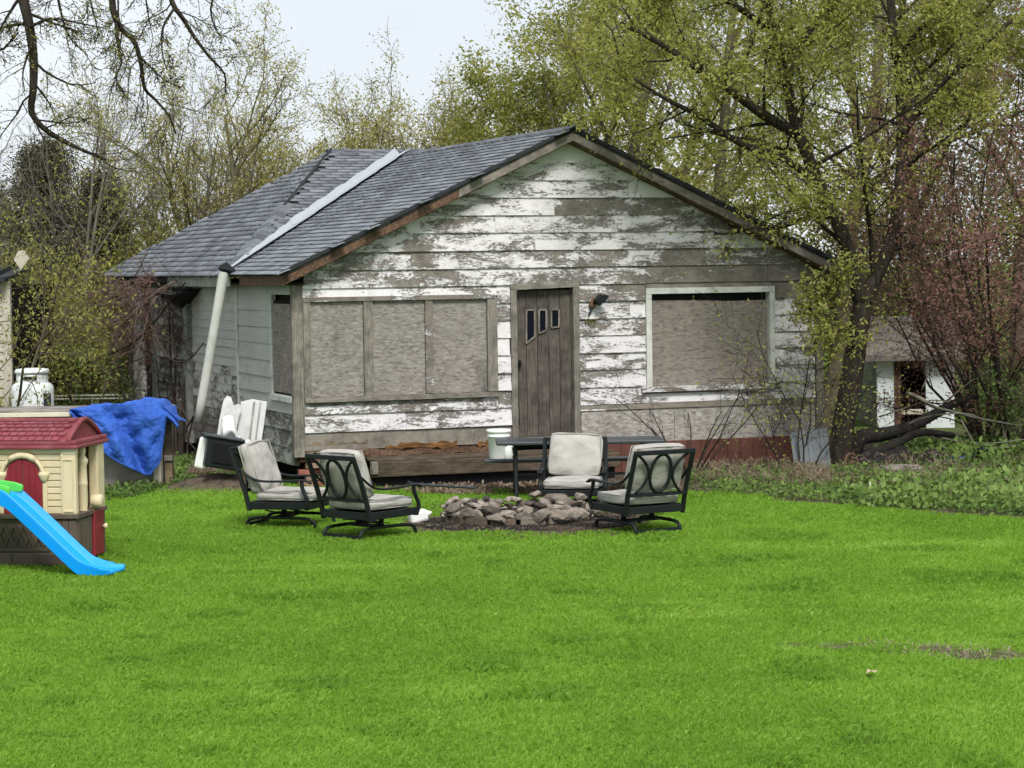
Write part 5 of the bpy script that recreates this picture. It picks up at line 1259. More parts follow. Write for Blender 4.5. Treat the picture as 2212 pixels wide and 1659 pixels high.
# ------------------------------------------------------------------ trees and shrubs
class Tree:
    def __init__(s, seed, levels, tip_step=.12):
        s.g = random.Random(seed); s.n = np.random.default_rng(seed); s.lv = levels; s.S = []; s.tips = []; s.sid = 0; s.step = tip_step
    def branch(s, p, d, L_, r, k):
        if k == 0: s.sid += 1
        c = s.lv[min(k, len(s.lv) - 1)]; g = s.g
        ns = c['seg']; sl = L_ / ns; pts = [p]; rs = [r]; ds = []
        for i in range(ns):
            d = (d + Vector((g.gauss(0, 1), g.gauss(0, 1), g.gauss(0, 1))) * c['wig'] + Vector((0, 0, c['up']))).normalized()
            p = p + d * sl; pts.append(p); ds.append(d); rs.append(r * (1 - (i + 1) / ns * c.get('taper', .7)))
        s.line(pts, rs, k, ds, L_)
    def line(s, pts, rs, k, ds=None, L_=None):
        g = s.g; c = s.lv[min(k, len(s.lv) - 1)]
        if ds is None: ds = [(b - a).normalized() for a, b in zip(pts, pts[1:])]
        if L_ is None: L_ = sum((b - a).length for a, b in zip(pts, pts[1:]))
        for i in range(len(pts) - 1): s.S.append((pts[i], pts[i + 1], rs[i], rs[i + 1], k, s.sid))
        last = k >= len(s.lv) - 1
        if c.get('leaf', last):
            n = max(1, int(L_ / s.step))
            for q in range(n):
                f = (q + g.random()) / n * (len(pts) - 1); i = min(int(f), len(pts) - 2); s.tips.append(pts[i].lerp(pts[i + 1], f - i))
        if last: return
        n = c['kids']; n = n if isinstance(n, int) else g.randint(*n)
        c2 = s.lv[k + 1]
        for q in range(n):
            f = c.get('from', .25) + (1 - c.get('from', .25)) * (q + g.uniform(.1, .9)) / n
            x = min(f, .999) * (len(pts) - 1); i = int(x); p = pts[i].lerp(pts[i + 1], x - i); r = max(rs[i] * c.get('rr', .5), .004)
            d = ds[min(i, len(ds) - 1)]; ax = Vector((g.gauss(0, 1), g.gauss(0, 1), g.gauss(0, 1))); ax = (ax - d * ax.dot(d)).normalized()
            an = rad(g.uniform(*c.get('ang', (30, 60)))); nd = (d * math.cos(an) + ax * math.sin(an)).normalized()
            s.branch(p, nd, L_ * c.get('lr', .55) * g.uniform(.65, 1.2) * (1.15 - .45 * f), r, k + 1)
    def build(s, root, bark, leafmat, leaf_n, leaf_size, spread, tintc=.5, droop=.3, thick=1.0, thin=None, wid=.42, trunk_lv=0, leafname='crown', keep=None, big_bark=None):
        P0 = np.array([a[0][:] for a in s.S]); P1 = np.array([a[1][:] for a in s.S]); r0 = np.array([a[2] for a in s.S]) * thick; r1 = np.array([a[3] for a in s.S]) * thick; lv = np.array([a[4] for a in s.S])
        o = np.array(root.location)
        sid = np.array([a[5] for a in s.S])
        stems = [(('trunk' if sid.max() <= 1 else 'stem'), (lv <= trunk_lv) & (sid == q), 8) for q in range(0, int(sid.max()) + 1)]
        for nm, mk, n in stems + [('twigs', lv > trunk_lv, 3)]:
            if mk.any():
                V, F_ = seg_tubes(P0[mk], P1[mk], np.maximum(r0[mk], .0035), np.maximum(r1[mk], .003), n); ob = mesh_np(nm, V - o, F_, M[(big_bark or bark) if nm != 'twigs' else bark], root, smooth=(n == 8))
                if nm == 'twigs': ob['kind'] = 'stuff'
        if leaf_n and s.tips:
            T = np.array([t[:] for t in s.tips]); i = s.n.integers(0, len(T), leaf_n)
            C = T[i] + s.n.normal(size=(leaf_n, 3)) * spread
            if keep is not None: mk = keep(C); C = C[mk]; i = i[mk]
            clump = s.n.normal(0, .13, len(T))
            ti = np.clip(tintc + clump[i] + s.n.normal(0, .16, len(C)), 0, 1)
            V, F_ = leaf_quads(C, np.full(len(C), leaf_size), droop, wid, g=s.n); ob = mesh_np(leafname, V - o, F_, M[leafmat], root, tint=ti); ob['kind'] = 'stuff'
LV_BIG = [dict(seg=8, wig=.10, up=.04, kids=(9, 12), **{'from': .3}, ang=(30, 60), lr=.5, rr=.5, taper=.75),
          dict(seg=6, wig=.16, up=.05, kids=(7, 9), **{'from': .2}, ang=(30, 65), lr=.5, rr=.5),
          dict(seg=5, wig=.20, up=.03, kids=(5, 7), **{'from': .2}, ang=(30, 70), lr=.5, rr=.55),
          dict(seg=3, wig=.22, up=0, leaf=True)]
LV_UP = [dict(seg=8, wig=.09, up=.03, kids=(9, 12), **{'from': .28}, ang=(28, 58), lr=.52, rr=.5, taper=.8),
         dict(seg=6, wig=.15, up=.07, kids=(6, 8), **{'from': .2}, ang=(25, 55), lr=.5, rr=.5),
         dict(seg=4, wig=.16, up=.10, kids=(4, 6), **{'from': .2}, ang=(20, 50), lr=.55, rr=.55),
         dict(seg=3, wig=.18, up=.06, leaf=True)]
def V3(a): return Vector([float(x) for x in a])

# the forked maple in front of the house's right corner
YM = 34.9
def mp3(L_): return [V3(at(x, y, YM + dy)) for (x, y, dy) in L_]
base = at(1806, 1022, YM)
MT = empty('maple_tree', (base[0], base[1], 0), 0, 'large leaning forked maple with yellow-green spring leaves at the house corner', 'tree')
T = Tree(21, [dict(seg=8, wig=.1, up=.02, kids=0), dict(seg=8, wig=.12, up=.03, kids=(8, 11), **{'from': .1}, ang=(35, 75), lr=.42, rr=.4),
              dict(seg=5, wig=.17, up=.03, kids=(7, 9), **{'from': .15}, ang=(30, 65), lr=.5, rr=.45), dict(seg=4, wig=.2, up=.0, kids=(4, 6), **{'from': .2}, ang=(30, 70), lr=.5, rr=.5), dict(seg=3, wig=.22, up=-.03, leaf=True)], .20)
T.lv[0]['kids'] = 0
tr = mp3([(1806, 1030, 0), (1812, 985, 0), (1822, 920, .02), (1836, 840, .05), (1848, 760, .1), (1858, 690, .1), (1864, 655, .1)])
limbs = [(mp3([(1862, 665, .1), (1838, 560, 0), (1805, 470, -.1), (1770, 400, -.2), (1738, 320, -.3), (1718, 270, -.3), (1700, 180, -.3), (1672, 70, -.4), (1645, -40, -.5), (1610, -170, -.6)]), .115, .05),
         (mp3([(1864, 655, .1), (1890, 600, .3), (1925, 520, .5), (1942, 430, .6), (1948, 320, .7), (1945, 210, .8), (1932, 90, .9), (1920, -40, 1.0), (1905, -200, 1.1)]), .115, .05),
         (mp3([(1722, 290, -.3), (1660, 255, -.7), (1590, 205, -1.1), (1510, 150, -1.4), (1420, 90, -1.7), (1340, 50, -1.9)]), .085, .03),
         (mp3([(1770, 400, -.2), (1690, 340, -.6), (1600, 310, -1.0), (1510, 250, -1.3), (1440, 215, -1.5), (1370, 170, -1.7)]), .07, .02),
         (mp3([(1945, 300, .7), (1985, 235, .5), (2040, 175, .3), (2100, 120, .1), (2190, 40, -.1)]), .06, .025),
         (mp3([(1936, 130, .8), (1990, 60, .6), (2060, 0, .4), (2120, -60, .2)]), .05, .02),
         (mp3([(1805, 470, -.1), (1750, 450, -.6), (1680, 465, -1.0), (1620, 500, -1.2)]), .025, .008),
         (mp3([(1838, 560, 0), (1800, 570, -.5), (1770, 600, -.7), (1750, 640, -.8)]), .025, .008),
         (mp3([(1848, 760, .1), (1815, 700, -.5), (1785, 680, -.7), (1770, 720, -.8)]), .03, .01),
         (mp3([(1700, 180, -.3), (1740, 80, -.2), (1790, 0, -.1), (1830, -90, 0)]), .05, .02),
         (mp3([(1672, 70, -.4), (1600, 20, -.9), (1520, -30, -1.2), (1420, -80, -1.5)]), .06, .02)]
rs = list(np.interp(range(len(tr)), [0, 1, len(tr) - 1], [.25, .21, .165]))
mtr = MB(); cc = arc(tr, 4); mtr.tube(cc, list(np.interp(np.linspace(0, 1, len(cc)), [0, .08, .3, 1], [.27, .195, .165, .14])), 12, cap=False); mtr.build('trunk', M['bark'], MT, smooth=True, world=True)
for i, (pts, r0, r1) in enumerate(limbs):
    cc = arc(pts, 3); rr = list(np.linspace(r0, r1, len(cc)))
    m = MB(); m.tube(cc, rr, 8); m.build('limb', M['bark'], MT, smooth=True, world=True)
    n0 = len(T.S); T.line(cc, rr, 1)
    del T.S[n0:n0 + len(cc) - 1]
def keep_maple(C):
    # branches were pruned back from the boarded front of the house
    q = C - C0; u = q @ UA; v = q @ VA; z = C[:, 2]; roofz = np.where(u < APU, rz_(u), rz_(2 * APU - u))
    pk = np.where((z < 3.3) & (u > 7.8), .30, 1.0) * np.where((v < .3) & (z < roofz + .05), np.where(u < 6.9, .15, np.where(u < 7.8, .28, .6)), 1.0)
    return rng.random(len(C)) < pk
T.build(MT, 'bark_dark', 'leaf_maple', 62000, .066, .085, .62, .35, thick=1.0, trunk_lv=-1, keep=keep_maple)

# leafy background trees
def bgtree(seed, px, Y, height, label, leafmat, n, size, lv=LV_BIG, bark='bark_olive', r=.16, spread=.13, lean=0.0, tint=.5, name='tree', group='trees behind the house', drp=.2, wid=.42, start_z=0, keep=None, L_=None, stems=1, thick=1.0):
    b = at(px, 900, Y); root = empty(name, (b[0], Y, 0), 0, label, 'tree', group)
    t = Tree(seed, lv, .24); g = random.Random(seed)
    for s in range(stems):
        a = g.uniform(0, 6.28); sp = (.0 if stems == 1 else .28)
        t.branch(Vector((b[0] + sp * math.cos(a), Y + sp * math.sin(a), 0)), Vector((lean + sp * 1.1 * math.cos(a), sp * math.sin(a), 1)).normalized(), height * g.uniform(.85, 1.1), r, 0)
    t.build(root, bark, leafmat, n, size, spread, tint, drp, keep=keep, wid=wid, thick=thick)
    return root
GR = 'spring trees growing behind the house'
for (seed, px, Y, h, lab, lf, n, sz, kw) in [
    (101, 1150, 47, 6.6, 'broad leafy tree rising just behind the gable peak', 'leaf_maple', 23000, .088, dict(tint=.6)),
    (102, 1330, 44, 9.5, 'dense yellow-green tree behind the right roof slope', 'leaf_maple', 25000, .085, dict(tint=.58, lean=-.08)),
    (103, 1560, 47, 10.0, 'tall leafy tree behind the roof, left of the maple fork', 'leaf_maple', 25000, .085, dict(tint=.58)),
    (104, 1780, 43, 9.5, 'leafy tree standing directly behind the maple trunk', 'leaf_olive', 22000, .082, dict(tint=.58)),
    (105, 2010, 46, 10.5, 'olive leafy tree right of the maple fork', 'leaf_olive', 24000, .088, dict(tint=.55)),
    (106, 2200, 42, 9.0, 'olive tree at the right picture edge behind the red shrub', 'leaf_olive', 20000, .085, dict(tint=.52)),
    (107, 1250, 56, 8.0, 'tall pale tree far behind the gable peak', 'leaf_olive', 26000, .085, dict(tint=.7)),
    (108, 1440, 58, 11.5, 'tall pale tree far behind the right roof slope', 'leaf_olive', 26000, .085, dict(tint=.65)),
    (109, 1900, 58, 12.0, 'tall far tree behind the shed', 'leaf_olive', 24000, .085, dict(tint=.6)),
    (110, 990, 52, 4.2, 'low leafy tree behind the main roof ridge', 'leaf_tan', 15000, .07, dict(tint=.5))]:
    bgtree(seed, px, Y, h, lab, lf, n, sz, group=GR, r=.17, **kw)
for (seed, px, Y, h, lab, n) in [(121, 585, 50, 6.1, 'upright thin-leaved tree above the left roof slope', 20000), (122, 690, 52, 4.9, 'upright sparse tree left of the roof ridge end', 18000), (123, 850, 50, 6.2, 'upright sparse tree with rounded head above the white flashing', 22000), (124, 490, 54, 5.2, 'sparse small tree at the left end of the roof', 14000), (125, 760, 57, 5.0, 'pale upright tree between the two sparse trees', 13000)]:
    bgtree(seed, px, Y, h, lab, 'leaf_tan', n, .075, lv=LV_UP, bark='bark_olive', r=.085, spread=.10, tint=.58, group='sparse upright trees behind the left roof', drp=-.3, wid=.36, stems=3, thick=1.7)
# left side
LV_BARE = [dict(seg=7, wig=.10, up=.03, kids=(8, 11), **{'from': .15}, ang=(20, 50), lr=.55, rr=.5, taper=.8),
           dict(seg=6, wig=.15, up=.07, kids=(6, 8), **{'from': .2}, ang=(25, 55), lr=.5, rr=.5),
           dict(seg=5, wig=.2, up=.05, kids=(3, 5), **{'from': .2}, ang=(25, 60), lr=.5, rr=.55), dict(seg=3, wig=.2, up=.02, leaf=True)]
for (seed, px, Y, h, lab, n, bk) in [(131, 330, 49, 5.0, 'bare many-stemmed tree left of the roof eave', 1500, 'bark_grey'), (132, 400, 50, 4.8, 'bare brown tree close behind the left eave', 2500, 'bark_olive'), (133, 200, 47.5, 5.5, 'tall bare grey tree before the dark evergreen', 600, 'bark_grey'), (134, 90, 46, 5.4, 'bare tree at the left in front of the evergreen', 500, 'bark_grey')]:
    bgtree(seed, px, Y, h, lab, 'leaf_tan', n, .05, lv=LV_BARE, bark=bk, r=.07, spread=.1, tint=.4, group='bare trees at the left', stems=3)
# dark evergreen mass at the left
def evergreen(seed, px, Y, h, w, lab, n, mat, tint, size=.10):
    b = at(px, 900, Y); root = empty('evergreen_tree', (b[0], Y, 0), 0, lab, 'tree', 'evergreens at the left')
    g = np.random.default_rng(seed)
    m = MB(); m.tube([(0, 0, 0), (.03, 0, h * .5), (0, 0, h * .96)], [.13, .08, .02], 8); m.build('trunk', M['bark_dark'], root, smooth=True)
    nb = 130; P0, P1 = [], []
    C = []
    for i in range(nb):
        f = g.random() ** .8; z = h * (.06 + .92 * f); a = g.random() * 6.283; L_ = w * (1 - f) ** .6 * g.uniform(.6, 1.1) + .12
        e = np.array([math.cos(a) * L_, math.sin(a) * L_, L_ * .35]); P0.append((0, 0, z * .93)); P1.append((e[0], e[1], z * .93 + e[2]))
        k = int(n / nb); s = np.sqrt(g.random(k)); C.append(np.stack([e[0] * s, e[1] * s, z * .93 + e[2] * s], 1) + g.normal(size=(k, 3)) * np.array([.16, .16, .12]))
    V, F_ = seg_tubes(P0, P1, np.full(nb, .02), np.full(nb, .006), 4); mesh_np('branches', V, F_, M['bark_dark'], root)
    C = np.concatenate(C); V, F_ = leaf_quads(C, np.full(len(C), size), -.2, .3, g=g); mesh_np('crown', V, F_, M[mat], root, tint=np.clip(tint + g.normal(0, .2, len(C)), 0, 1)); return root
evergreen(141, 110, 47, 5.9, 1.35, 'dark brown-green evergreen filling the left behind the tank', 30000, 'leaf_dark', .5)
evergreen(142, 225, 49, 5.3, 1.1, 'dark evergreen left of the roof behind bare branches', 22000, 'leaf_dark', .45)
evergreen(143, -20, 50, 5.5, 1.3, 'dark evergreen cut off by the left picture edge', 18000, 'leaf_dark', .5)
# yellow-green leafy shrubs at the left
def bush(name, lab, seed, px, Y, h, n, mat, size, tint, spread=.14, bark='bark_olive', stems=5, drp=.3, lv=None, group=None, cat='shrub', r=.03, thick=1.0, wid=.42, fan=.45):
    b = at(px, 900, Y); root = empty(name, (b[0], Y, 0), 0, lab, cat, group)
    t = Tree(seed, lv or [dict(seg=6, wig=.14, up=.03, kids=(7, 9), **{'from': .15}, ang=(25, 60), lr=.5, rr=.5), dict(seg=5, wig=.18, up=.02, kids=(5, 7), **{'from': .2}, ang=(25, 60), lr=.5, rr=.5), dict(seg=3, wig=.2, up=0, leaf=True)], .1); g = random.Random(seed)
    for s in range(stems):
        a = 2 * math.pi * s / stems + g.uniform(-.4, .4)
        t.branch(Vector((b[0] + .1 * math.cos(a), Y + .1 * math.sin(a), 0)), Vector((fan * math.cos(a), fan * math.sin(a), 1)).normalized(), h * g.uniform(.75, 1.1), r, 0)
    t.build(root, bark, mat, n, size, spread, tint, drp, thick=thick, wid=wid); return root
GB = 'leafy shrubs at the left'
bush('shrub', 'yellow-green shrub with drooping leaves overlapping the beige outbuilding', 151, 20, 39.5, 4.4, 5000, 'leaf_yellow', .07, .5, drp=.9, group=GB)
bush('shrub', 'bright yellow-green shrub under the left roof corner', 152, 258, 49, 4.2, 9000, 'leaf_yellow', .07, .55, group=GB)
bush('shrub', 'sparse yellow-green shrub between outbuilding and house', 153, 150, 43.6, 3.4, 4500, 'leaf_yellow', .065, .42, group=GB, drp=.8)
bush('shrub', 'olive shrub growing above the tube gate', 154, 215, 45, 2.4, 9000, 'leaf_olive', .075, .42, group=GB)
bush('shrub', 'olive shrub behind the white tank', 155, 110, 44.5, 2.6, 9000, 'leaf_olive', .075, .38, group=GB)
bush('shrub', 'olive shrub beside the far corner of the house', 156, 280, 49, 2.7, 8000, 'leaf_olive', .075, .38, group=GB)
bush('shrub', 'small conifer sapling before the white tank', 157, 88, 40.6, .8, 500, 'leaf_weed', .06, .25, group=None, stems=1, r=.015)
bush('shrub', 'thin green sapling in front of the tube gate', 158, 203, 41.0, 1.5, 900, 'leaf_weed', .06, .4, group=None, stems=1, r=.012)
# red-brown shrub and dark thicket at right
GRR = 'shrubs and thicket at the right'
bush('shrub', 'tall red-brown leaved shrub at the right picture edge', 161, 2190, 36.5, 5.2, 30000, 'leaf_red', .06, .52, spread=.13, bark='bark_dark', stems=7, group=GRR, fan=.33)
bush('shrub', 'red-brown twiggy shrub leaning over the fallen log', 162, 2125, 37.3, 3.2, 9000, 'leaf_red', .05, .4, spread=.12, bark='bark_dark', stems=6, group=GRR)
bush('shrub', 'bare dark thicket of thin stems right of the maple', 163, 2125, 38.5, 5.2, 3000, 'leaf_olive', .05, .35, bark='bark_dark', stems=8, group=GRR, lv=LV_BARE[1:], r=.03)
bush('shrub', 'green leafy shrub at the right edge below the red shrub', 166, 2200, 35.8, 1.5, 2500, 'leaf_weed', .07, .35, group=GRR, stems=5)
bush('shrub', 'thin sapling in leaf beside the house corner and maple', 167, 1738, 34.2, 2.3, 900, 'leaf_maple', .055, .55, bark='bark_dark', stems=3, r=.014, fan=.3)
bush('shrub', 'second sapling in leaf leaning over the galvanised sheet', 168, 1700, 34.5, 1.6, 500, 'leaf_maple', .055, .6, bark='bark_dark', stems=3, r=.012, fan=.45)
bush('shrub', 'leafless dark shrub before the right boarded window', 169, 1495, 34.2, 1.45, 60, 'leaf_weed', .04, .4, bark='bark_dark', stems=8, r=.014, fan=.75, lv=[dict(seg=6, wig=.08, up=.0, kids=(1, 3), **{'from': .35}, ang=(20, 45), lr=.5, rr=.6), dict(seg=4, wig=.1, up=.02, leaf=True)])
# low thicket that closes the view behind everything
g = np.random.default_rng(300); n = 90000
def thicket(name, lab, n, x0, x1, y0, y1, hfun, mat, size, tint, seed, wid=.42):
    g = np.random.default_rng(seed); x = g.uniform(x0, x1, n); y = g.uniform(y0, y1, n); h = hfun(x); z = h * g.random(n) ** .9 * (.6 + .8 * vnoise(x, y, .5, 60))
    C = np.stack([x, y, z], 1); V, F_ = leaf_quads(C, np.full(n, size), .1, wid, g=g)
    o = mesh_np(name, V, F_, M[mat], tint=np.clip(tint + (fbm(x, y + z, 1.1, 70) - .5) * .8 + g.normal(0, .15, n), 0, 1)); tag(o, lab, 'undergrowth', kind='stuff'); return o
thicket('woodland_undergrowth', 'dense olive woodland undergrowth far behind the house', 50000, -19, 19, 60, 68, lambda x: np.where(x < -2, 3.3, 5.2), 'leaf_olive', .19, .45, 301)
thicket('woodland_thicket', 'dark thicket behind the shed at right', 45000, 6.3, 15, 46, 52, lambda x: 4.6 + 0 * x, 'leaf_dark', .11, .75, 302)
thicket('hedge_thicket', 'olive green thicket behind tank and gate at the left', 38000, -13.5, -6.2, 46.5, 49.5, lambda x: 2.9 + 0 * x, 'leaf_olive', .10, .30, 303)

# overhanging limbs of a tree whose trunk stands off to the left
YO = 22.0
OT = empty('overhanging_tree', (-7.6, YO - .6, 0), 0, 'sparse tree limbs hanging into the top left of the picture', 'tree')
T = Tree(411, [dict(seg=8, wig=.1, up=0, kids=0), dict(seg=6, wig=.13, up=-.06, kids=(13, 17), **{'from': .05}, ang=(30, 65), lr=.30, rr=.42), dict(seg=5, wig=.2, up=-.04, kids=(5, 7), **{'from': .2}, ang=(25, 60), lr=.5, rr=.5), dict(seg=3, wig=.2, up=-.02, leaf=True)], .07)
def op(L_): return [V3(at(x, y, YO + dy)) for (x, y, dy) in L_]
ol = [(op([(20, -160, -.2), (40, -40, 0), (60, 40, 0), (72, 120, .1), (72, 190, .1), (68, 240, .15), (92, 275, .2), (130, 300, .3), (180, 325, .35), (230, 345, .4)]), .062, .012),
      (op([(230, -150, .4), (240, -60, .5), (244, 20, .5), (262, 62, .55), (290, 90, .6), (305, 140, .6), (312, 190, .65), (335, 215, .7), (365, 250, .7), (380, 290, .75)]), .042, .007),
      (op([(345, -140, .8), (360, -60, .8), (372, 5, .8), (395, 40, .85), (420, 80, .9), (450, 120, .9), (485, 160, .95), (486, 200, 1.0)]), .036, .006),
      (op([(62, 50, 0), (20, 56, .1), (-40, 70, .2)]), .02, .008), (op([(62, 60, 0), (110, 40, -.1), (170, 50, -.2), (230, 62, -.2)]), .016, .005),
      (op([(252, 50, .5), (255, 100, .4), (262, 135, .3), (250, 170, .3), (270, 200, .3)]), .014, .005), (op([(300, 120, .6), (330, 150, .5), (355, 172, .5), (390, 190, .5)]), .012, .004),
      (op([(375, 20, .8), (352, 60, .7), (350, 110, .6), (360, 150, .6)]), .014, .005), (op([(100, -120, .2), (120, -40, .2), (130, 20, .2), (150, 80, .3), (190, 120, .3)]), .02, .006),
      (op([(-90, 40, .3), (-10, 110, .3), (40, 70, .2)]), .018, .008), (op([(460, -120, 1.0), (470, -40, 1.0), (455, 20, 1.0), (470, 70, 1.0), (490, 80, 1.0)]), .016, .004), (op([(150, -120, .2), (180, -50, .2), (200, 20, .2), (215, 80, .3)]), .018, .005), (op([(300, -120, .6), (310, -50, .6), (318, 20, .6), (330, 80, .6)]), .015, .004)]
hub = Vector((-7.6, YO - .6, 6.2))
m = MB(); m.tube([(-7.6, YO - .6, 0), (-7.55, YO - .6, 3.0), tuple(hub), (-7.3, YO - .5, 7.4)], [.34, .27, .23, .18], 10); m.build('trunk', M['bark'], OT, smooth=True, world=True)
for i, (pts, r0, r1) in enumerate(ol):
    if i in (0, 1, 2, 8, 10, 11, 12):
        pts0 = [Vector((-7.3, YO - .5, 7.3)), Vector((-7.3, YO - .5, 7.3)).lerp(pts[0], .5) + Vector((0, 0, .35))]
        cc0 = arc(pts0 + [pts[0]], 4); m = MB(); m.tube(cc0, list(np.linspace(r0 * 1.35, r0, len(cc0))), 6); m.build('limb', M['bark'], OT, smooth=True, world=True)
    cc = arc(pts, 3); rr = list(np.linspace(r0, r1, len(cc))); m = MB(); m.tube(cc, rr, 6); m.build('limb', M['bark'], OT, smooth=True, world=True)
    n0 = len(T.S); T.line(cc, rr, 1); del T.S[n0:n0 + len(cc) - 1]
T.build(OT, 'bark_dark', 'leaf_olive', 6000, .03, .04, .45, .2, thick=.8, trunk_lv=-1)

# vines on the side wall
VN = empty('climbing_vine', hw(-.15, lp(410, 900)[0], 0), 0, 'leafless dark vine climbing the left wall to the eave', 'vine')
T = Tree(511, [dict(seg=10, wig=.06, up=.03, kids=(7, 10), **{'from': .1}, ang=(15, 50), lr=.35, rr=.4), dict(seg=6, wig=.16, up=.02, kids=(3, 5), **{'from': .1}, ang=(20, 60), lr=.5, rr=.5), dict(seg=4, wig=.2, up=-.02, leaf=True)], .15)
for (px, L_, r, u) in [(414, 2.6, .05, -.17), (408, 2.4, .032, -.2), (420, 2.2, .02, -.12), (398, 2.1, .018, -.14), (385, 1.9, .014, -.12), (370, 2.2, .014, -.12), (350, 2.0, .018, -.14), (310, 2.3, .02, -.16), (298, 2.5, .03, -.2)]:
    v = lp(px, 980)[0]; T.branch(V3(hw(u, v, 0)), Vector((-.03, 0, 1)).normalized(), L_, r, 0)
for pts, r in [([(330, 700), (345, 745), (375, 780), (410, 775), (440, 740)], .02), ([(160, 800), (220, 770), (280, 745), (330, 700), (360, 660), (400, 610)], .024), ([(100, 830), (200, 815), (290, 780), (330, 765)], .016), ([(418, 900), (400, 940), (430, 980)], .02), ([(380, 860), (440, 960), (480, 985)], .016), ([(60, 400), (130, 470), (210, 580), (275, 650), (300, 700)], .03), ([(0, 740), (60, 720), (120, 700)], .012)]:
    P = [V3(at(x, y, 37.0 + (420 - x) * .018)) for (x, y) in pts]; cc = arc(P, 4); T.line(cc, list(np.linspace(r, r * .5, len(cc))), 1)
T.build(VN, 'vine', 'leaf_red', 200, .04, .06, .4, trunk_lv=0)
VP = empty('hanging_vine', at(300, 640, 41.5), 0, 'tangle of pinkish brown twigs hanging under the left roof corner', 'vine')
T = Tree(512, [dict(seg=6, wig=.2, up=-.09, kids=(6, 9), **{'from': .1}, ang=(20, 60), lr=.5, rr=.6), dict(seg=5, wig=.22, up=-.05, kids=(4, 6), **{'from': .1}, ang=(20, 60), lr=.6, rr=.6), dict(seg=4, wig=.22, up=-.04, leaf=True)], .15)
g = random.Random(9)
for i in range(26):
    px = g.uniform(225, 400); T.branch(V3(at(px, g.uniform(600, 660), 38.5 + (400 - px) * .024 - .35)), Vector((g.uniform(-1.3, .3), g.uniform(-.4, .2), g.uniform(-.5, .25))).normalized(), g.uniform(.7, 1.6), .010, 0)
T.build(VP, 'vine_pink', 'leaf_red', 900, .04, .06, .5, trunk_lv=0)

# ------------------------------------------------------------------ weeds, ground cover, litter
def cover(name, lab, cat, n, poly_px, hmax, mat, size, tint, seed, droop=-.4, wid=.5, pw=1.5, clump=.6):
    g = np.random.default_rng(seed); P = np.array([gnd(*p)[:2] for p in poly_px]); lo, hi = P.min(0), P.max(0)
    x = g.uniform(lo[0], hi[0], n * 4); y = g.uniform(lo[1], hi[1], n * 4)
    ok = np.zeros(len(x), bool); m_ = len(P)
    for i in range(m_):
        (x1, y1), (x2, y2) = P[i], P[(i + 1) % m_]
        c = ((y1 > y) != (y2 > y)) & (x < (x2 - x1) * (y - y1) / (y2 - y1 + 1e-12) + x1); ok ^= c
    nn = fbm(x, y, 1.6, seed % 50); ok &= g.random(len(x)) < np.clip((nn - .5 + clump * .5) * 3, .03, 1)
    # keep out of the house
    q = np.stack([x - C0[0], y - C0[1]], 1); uu = q @ UA[:2]; vv = q @ VA[:2]; ok &= ~((uu > -.05) & (vv > -.12) & (uu < 8.1) & (vv < 12.3))
    x, y, nn = x[ok][:n], y[ok][:n], nn[ok][:n]
    C = np.stack([x, y, mound(x, y) + hmax * g.random(len(x)) ** pw * (.3 + 1.3 * nn)], 1); V, F_ = leaf_quads(C, np.full(len(C), size), droop, wid, g=g)
    o = mesh_np(name, V, F_, M[mat], tint=np.clip(tint + (nn - .5) * .8 + g.normal(0, .17, len(C)), 0, 1)); tag(o, lab, cat, kind='stuff'); return o
cover('weeds', 'rough dark green weeds between lawn and house at right', 'weeds', 17000, [(1480, 1060), (1490, 1020), (1700, 1012), (2300, 1000), (2500, 1120), (2212, 1116), (1900, 1095), (1700, 1080)], .12, 'leaf_weed', .06, .46, 601)
cover('dry_undergrowth', 'dry brown stems among the weeds at right', 'litter', 7000, [(1480, 1052), (1490, 1010), (1700, 1005), (2300, 995), (2500, 1100), (2212, 1098), (1900, 1080), (1700, 1068)], .20, 'litter', .09, .42, 611, wid=.12, droop=-.5)
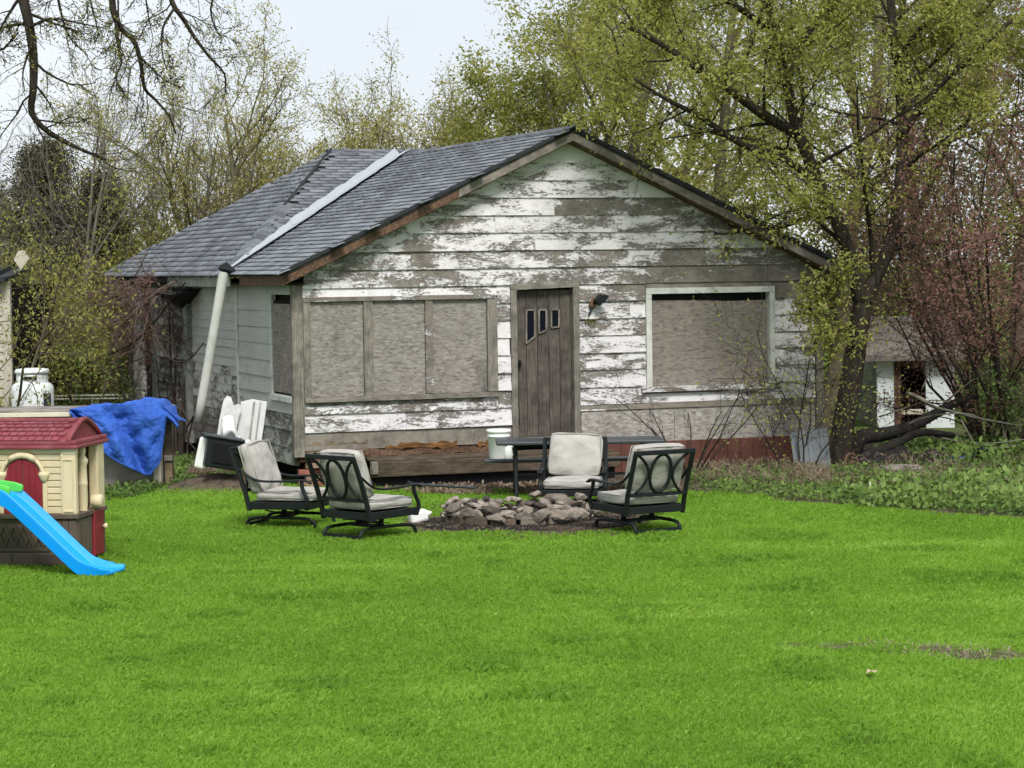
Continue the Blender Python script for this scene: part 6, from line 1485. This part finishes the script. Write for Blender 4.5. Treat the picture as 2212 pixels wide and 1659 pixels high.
cover('broadleaf_weeds', 'pale broad-leaved weeds along the lawn edge at right', 'weeds', 5000, [(1780, 1092), (1800, 1066), (1990, 1050), (2300, 1050), (2400, 1125), (2212, 1116)], .22, 'leaf_weed', .085, .62, 602, wid=.7)
cover('brush_litter', 'brown dry brush and litter at the right house wall', 'litter', 4500, [(1480, 1045), (1495, 1015), (1720, 1015), (1800, 1035), (1790, 1050)], .13, 'litter', .09, .42, 603, wid=.14, droop=-.6)
cover('leaf_litter', 'brown leaf litter on the bare soil before the porch', 'litter', 9000, [(660, 1048), (900, 1050), (1450, 1046), (1500, 1065), (960, 1070)], .035, 'litter', .06, .45, 604, droop=.1)
cover('pit_litter', 'charred litter and gravel around the fire pit', 'litter', 3500, [(900, 1140), (930, 1090), (1280, 1090), (1420, 1130), (1330, 1160), (1100, 1168)], .02, 'litter', .035, .10, 605, droop=.1)
cover('turf_litter', 'dry tan grass on the bare patches in the right lawn', 'litter', 900, [(1740, 1402), (1790, 1384), (1890, 1386), (2000, 1394), (2190, 1400), (2200, 1428), (2060, 1424), (1850, 1408)], .02, 'litter', .05, .75, 612, wid=.12, droop=.0)
cover('side_weeds', 'tufts of green weeds along the left side wall', 'weeds', 2200, [(370, 1062), (380, 1000), (560, 1000), (640, 1020), (640, 1042), (420, 1052)], .16, 'leaf_weed', .08, .45, 606)
cover('dry_stems', 'dry brown stems in the junk by the side wall', 'litter', 9000, [(405, 1050), (440, 985), (600, 985), (600, 1025)], .18, 'litter', .10, .4, 607, wid=.12, droop=-.5)
cover('bin_weeds', 'weeds along the foot of the plywood bin', 'weeds', 1300, [(225, 1085), (225, 1066), (380, 1056), (400, 1066), (330, 1074)], .12, 'leaf_weed', .06, .4, 608)
cover('rear_grass', 'tall bright grass behind the tube gate', 'grass', 9000, [(60, 935), (60, 890), (320, 880), (320, 925)], .55, 'leaf_yellow', .16, .42, 609, wid=.12, droop=-.8)
cover('log_weeds', 'green weeds under the fallen log', 'weeds', 5000, [(1900, 1005), (1900, 985), (2212, 975), (2300, 1005), (2100, 1020)], .28, 'leaf_weed', .09, .5, 610)
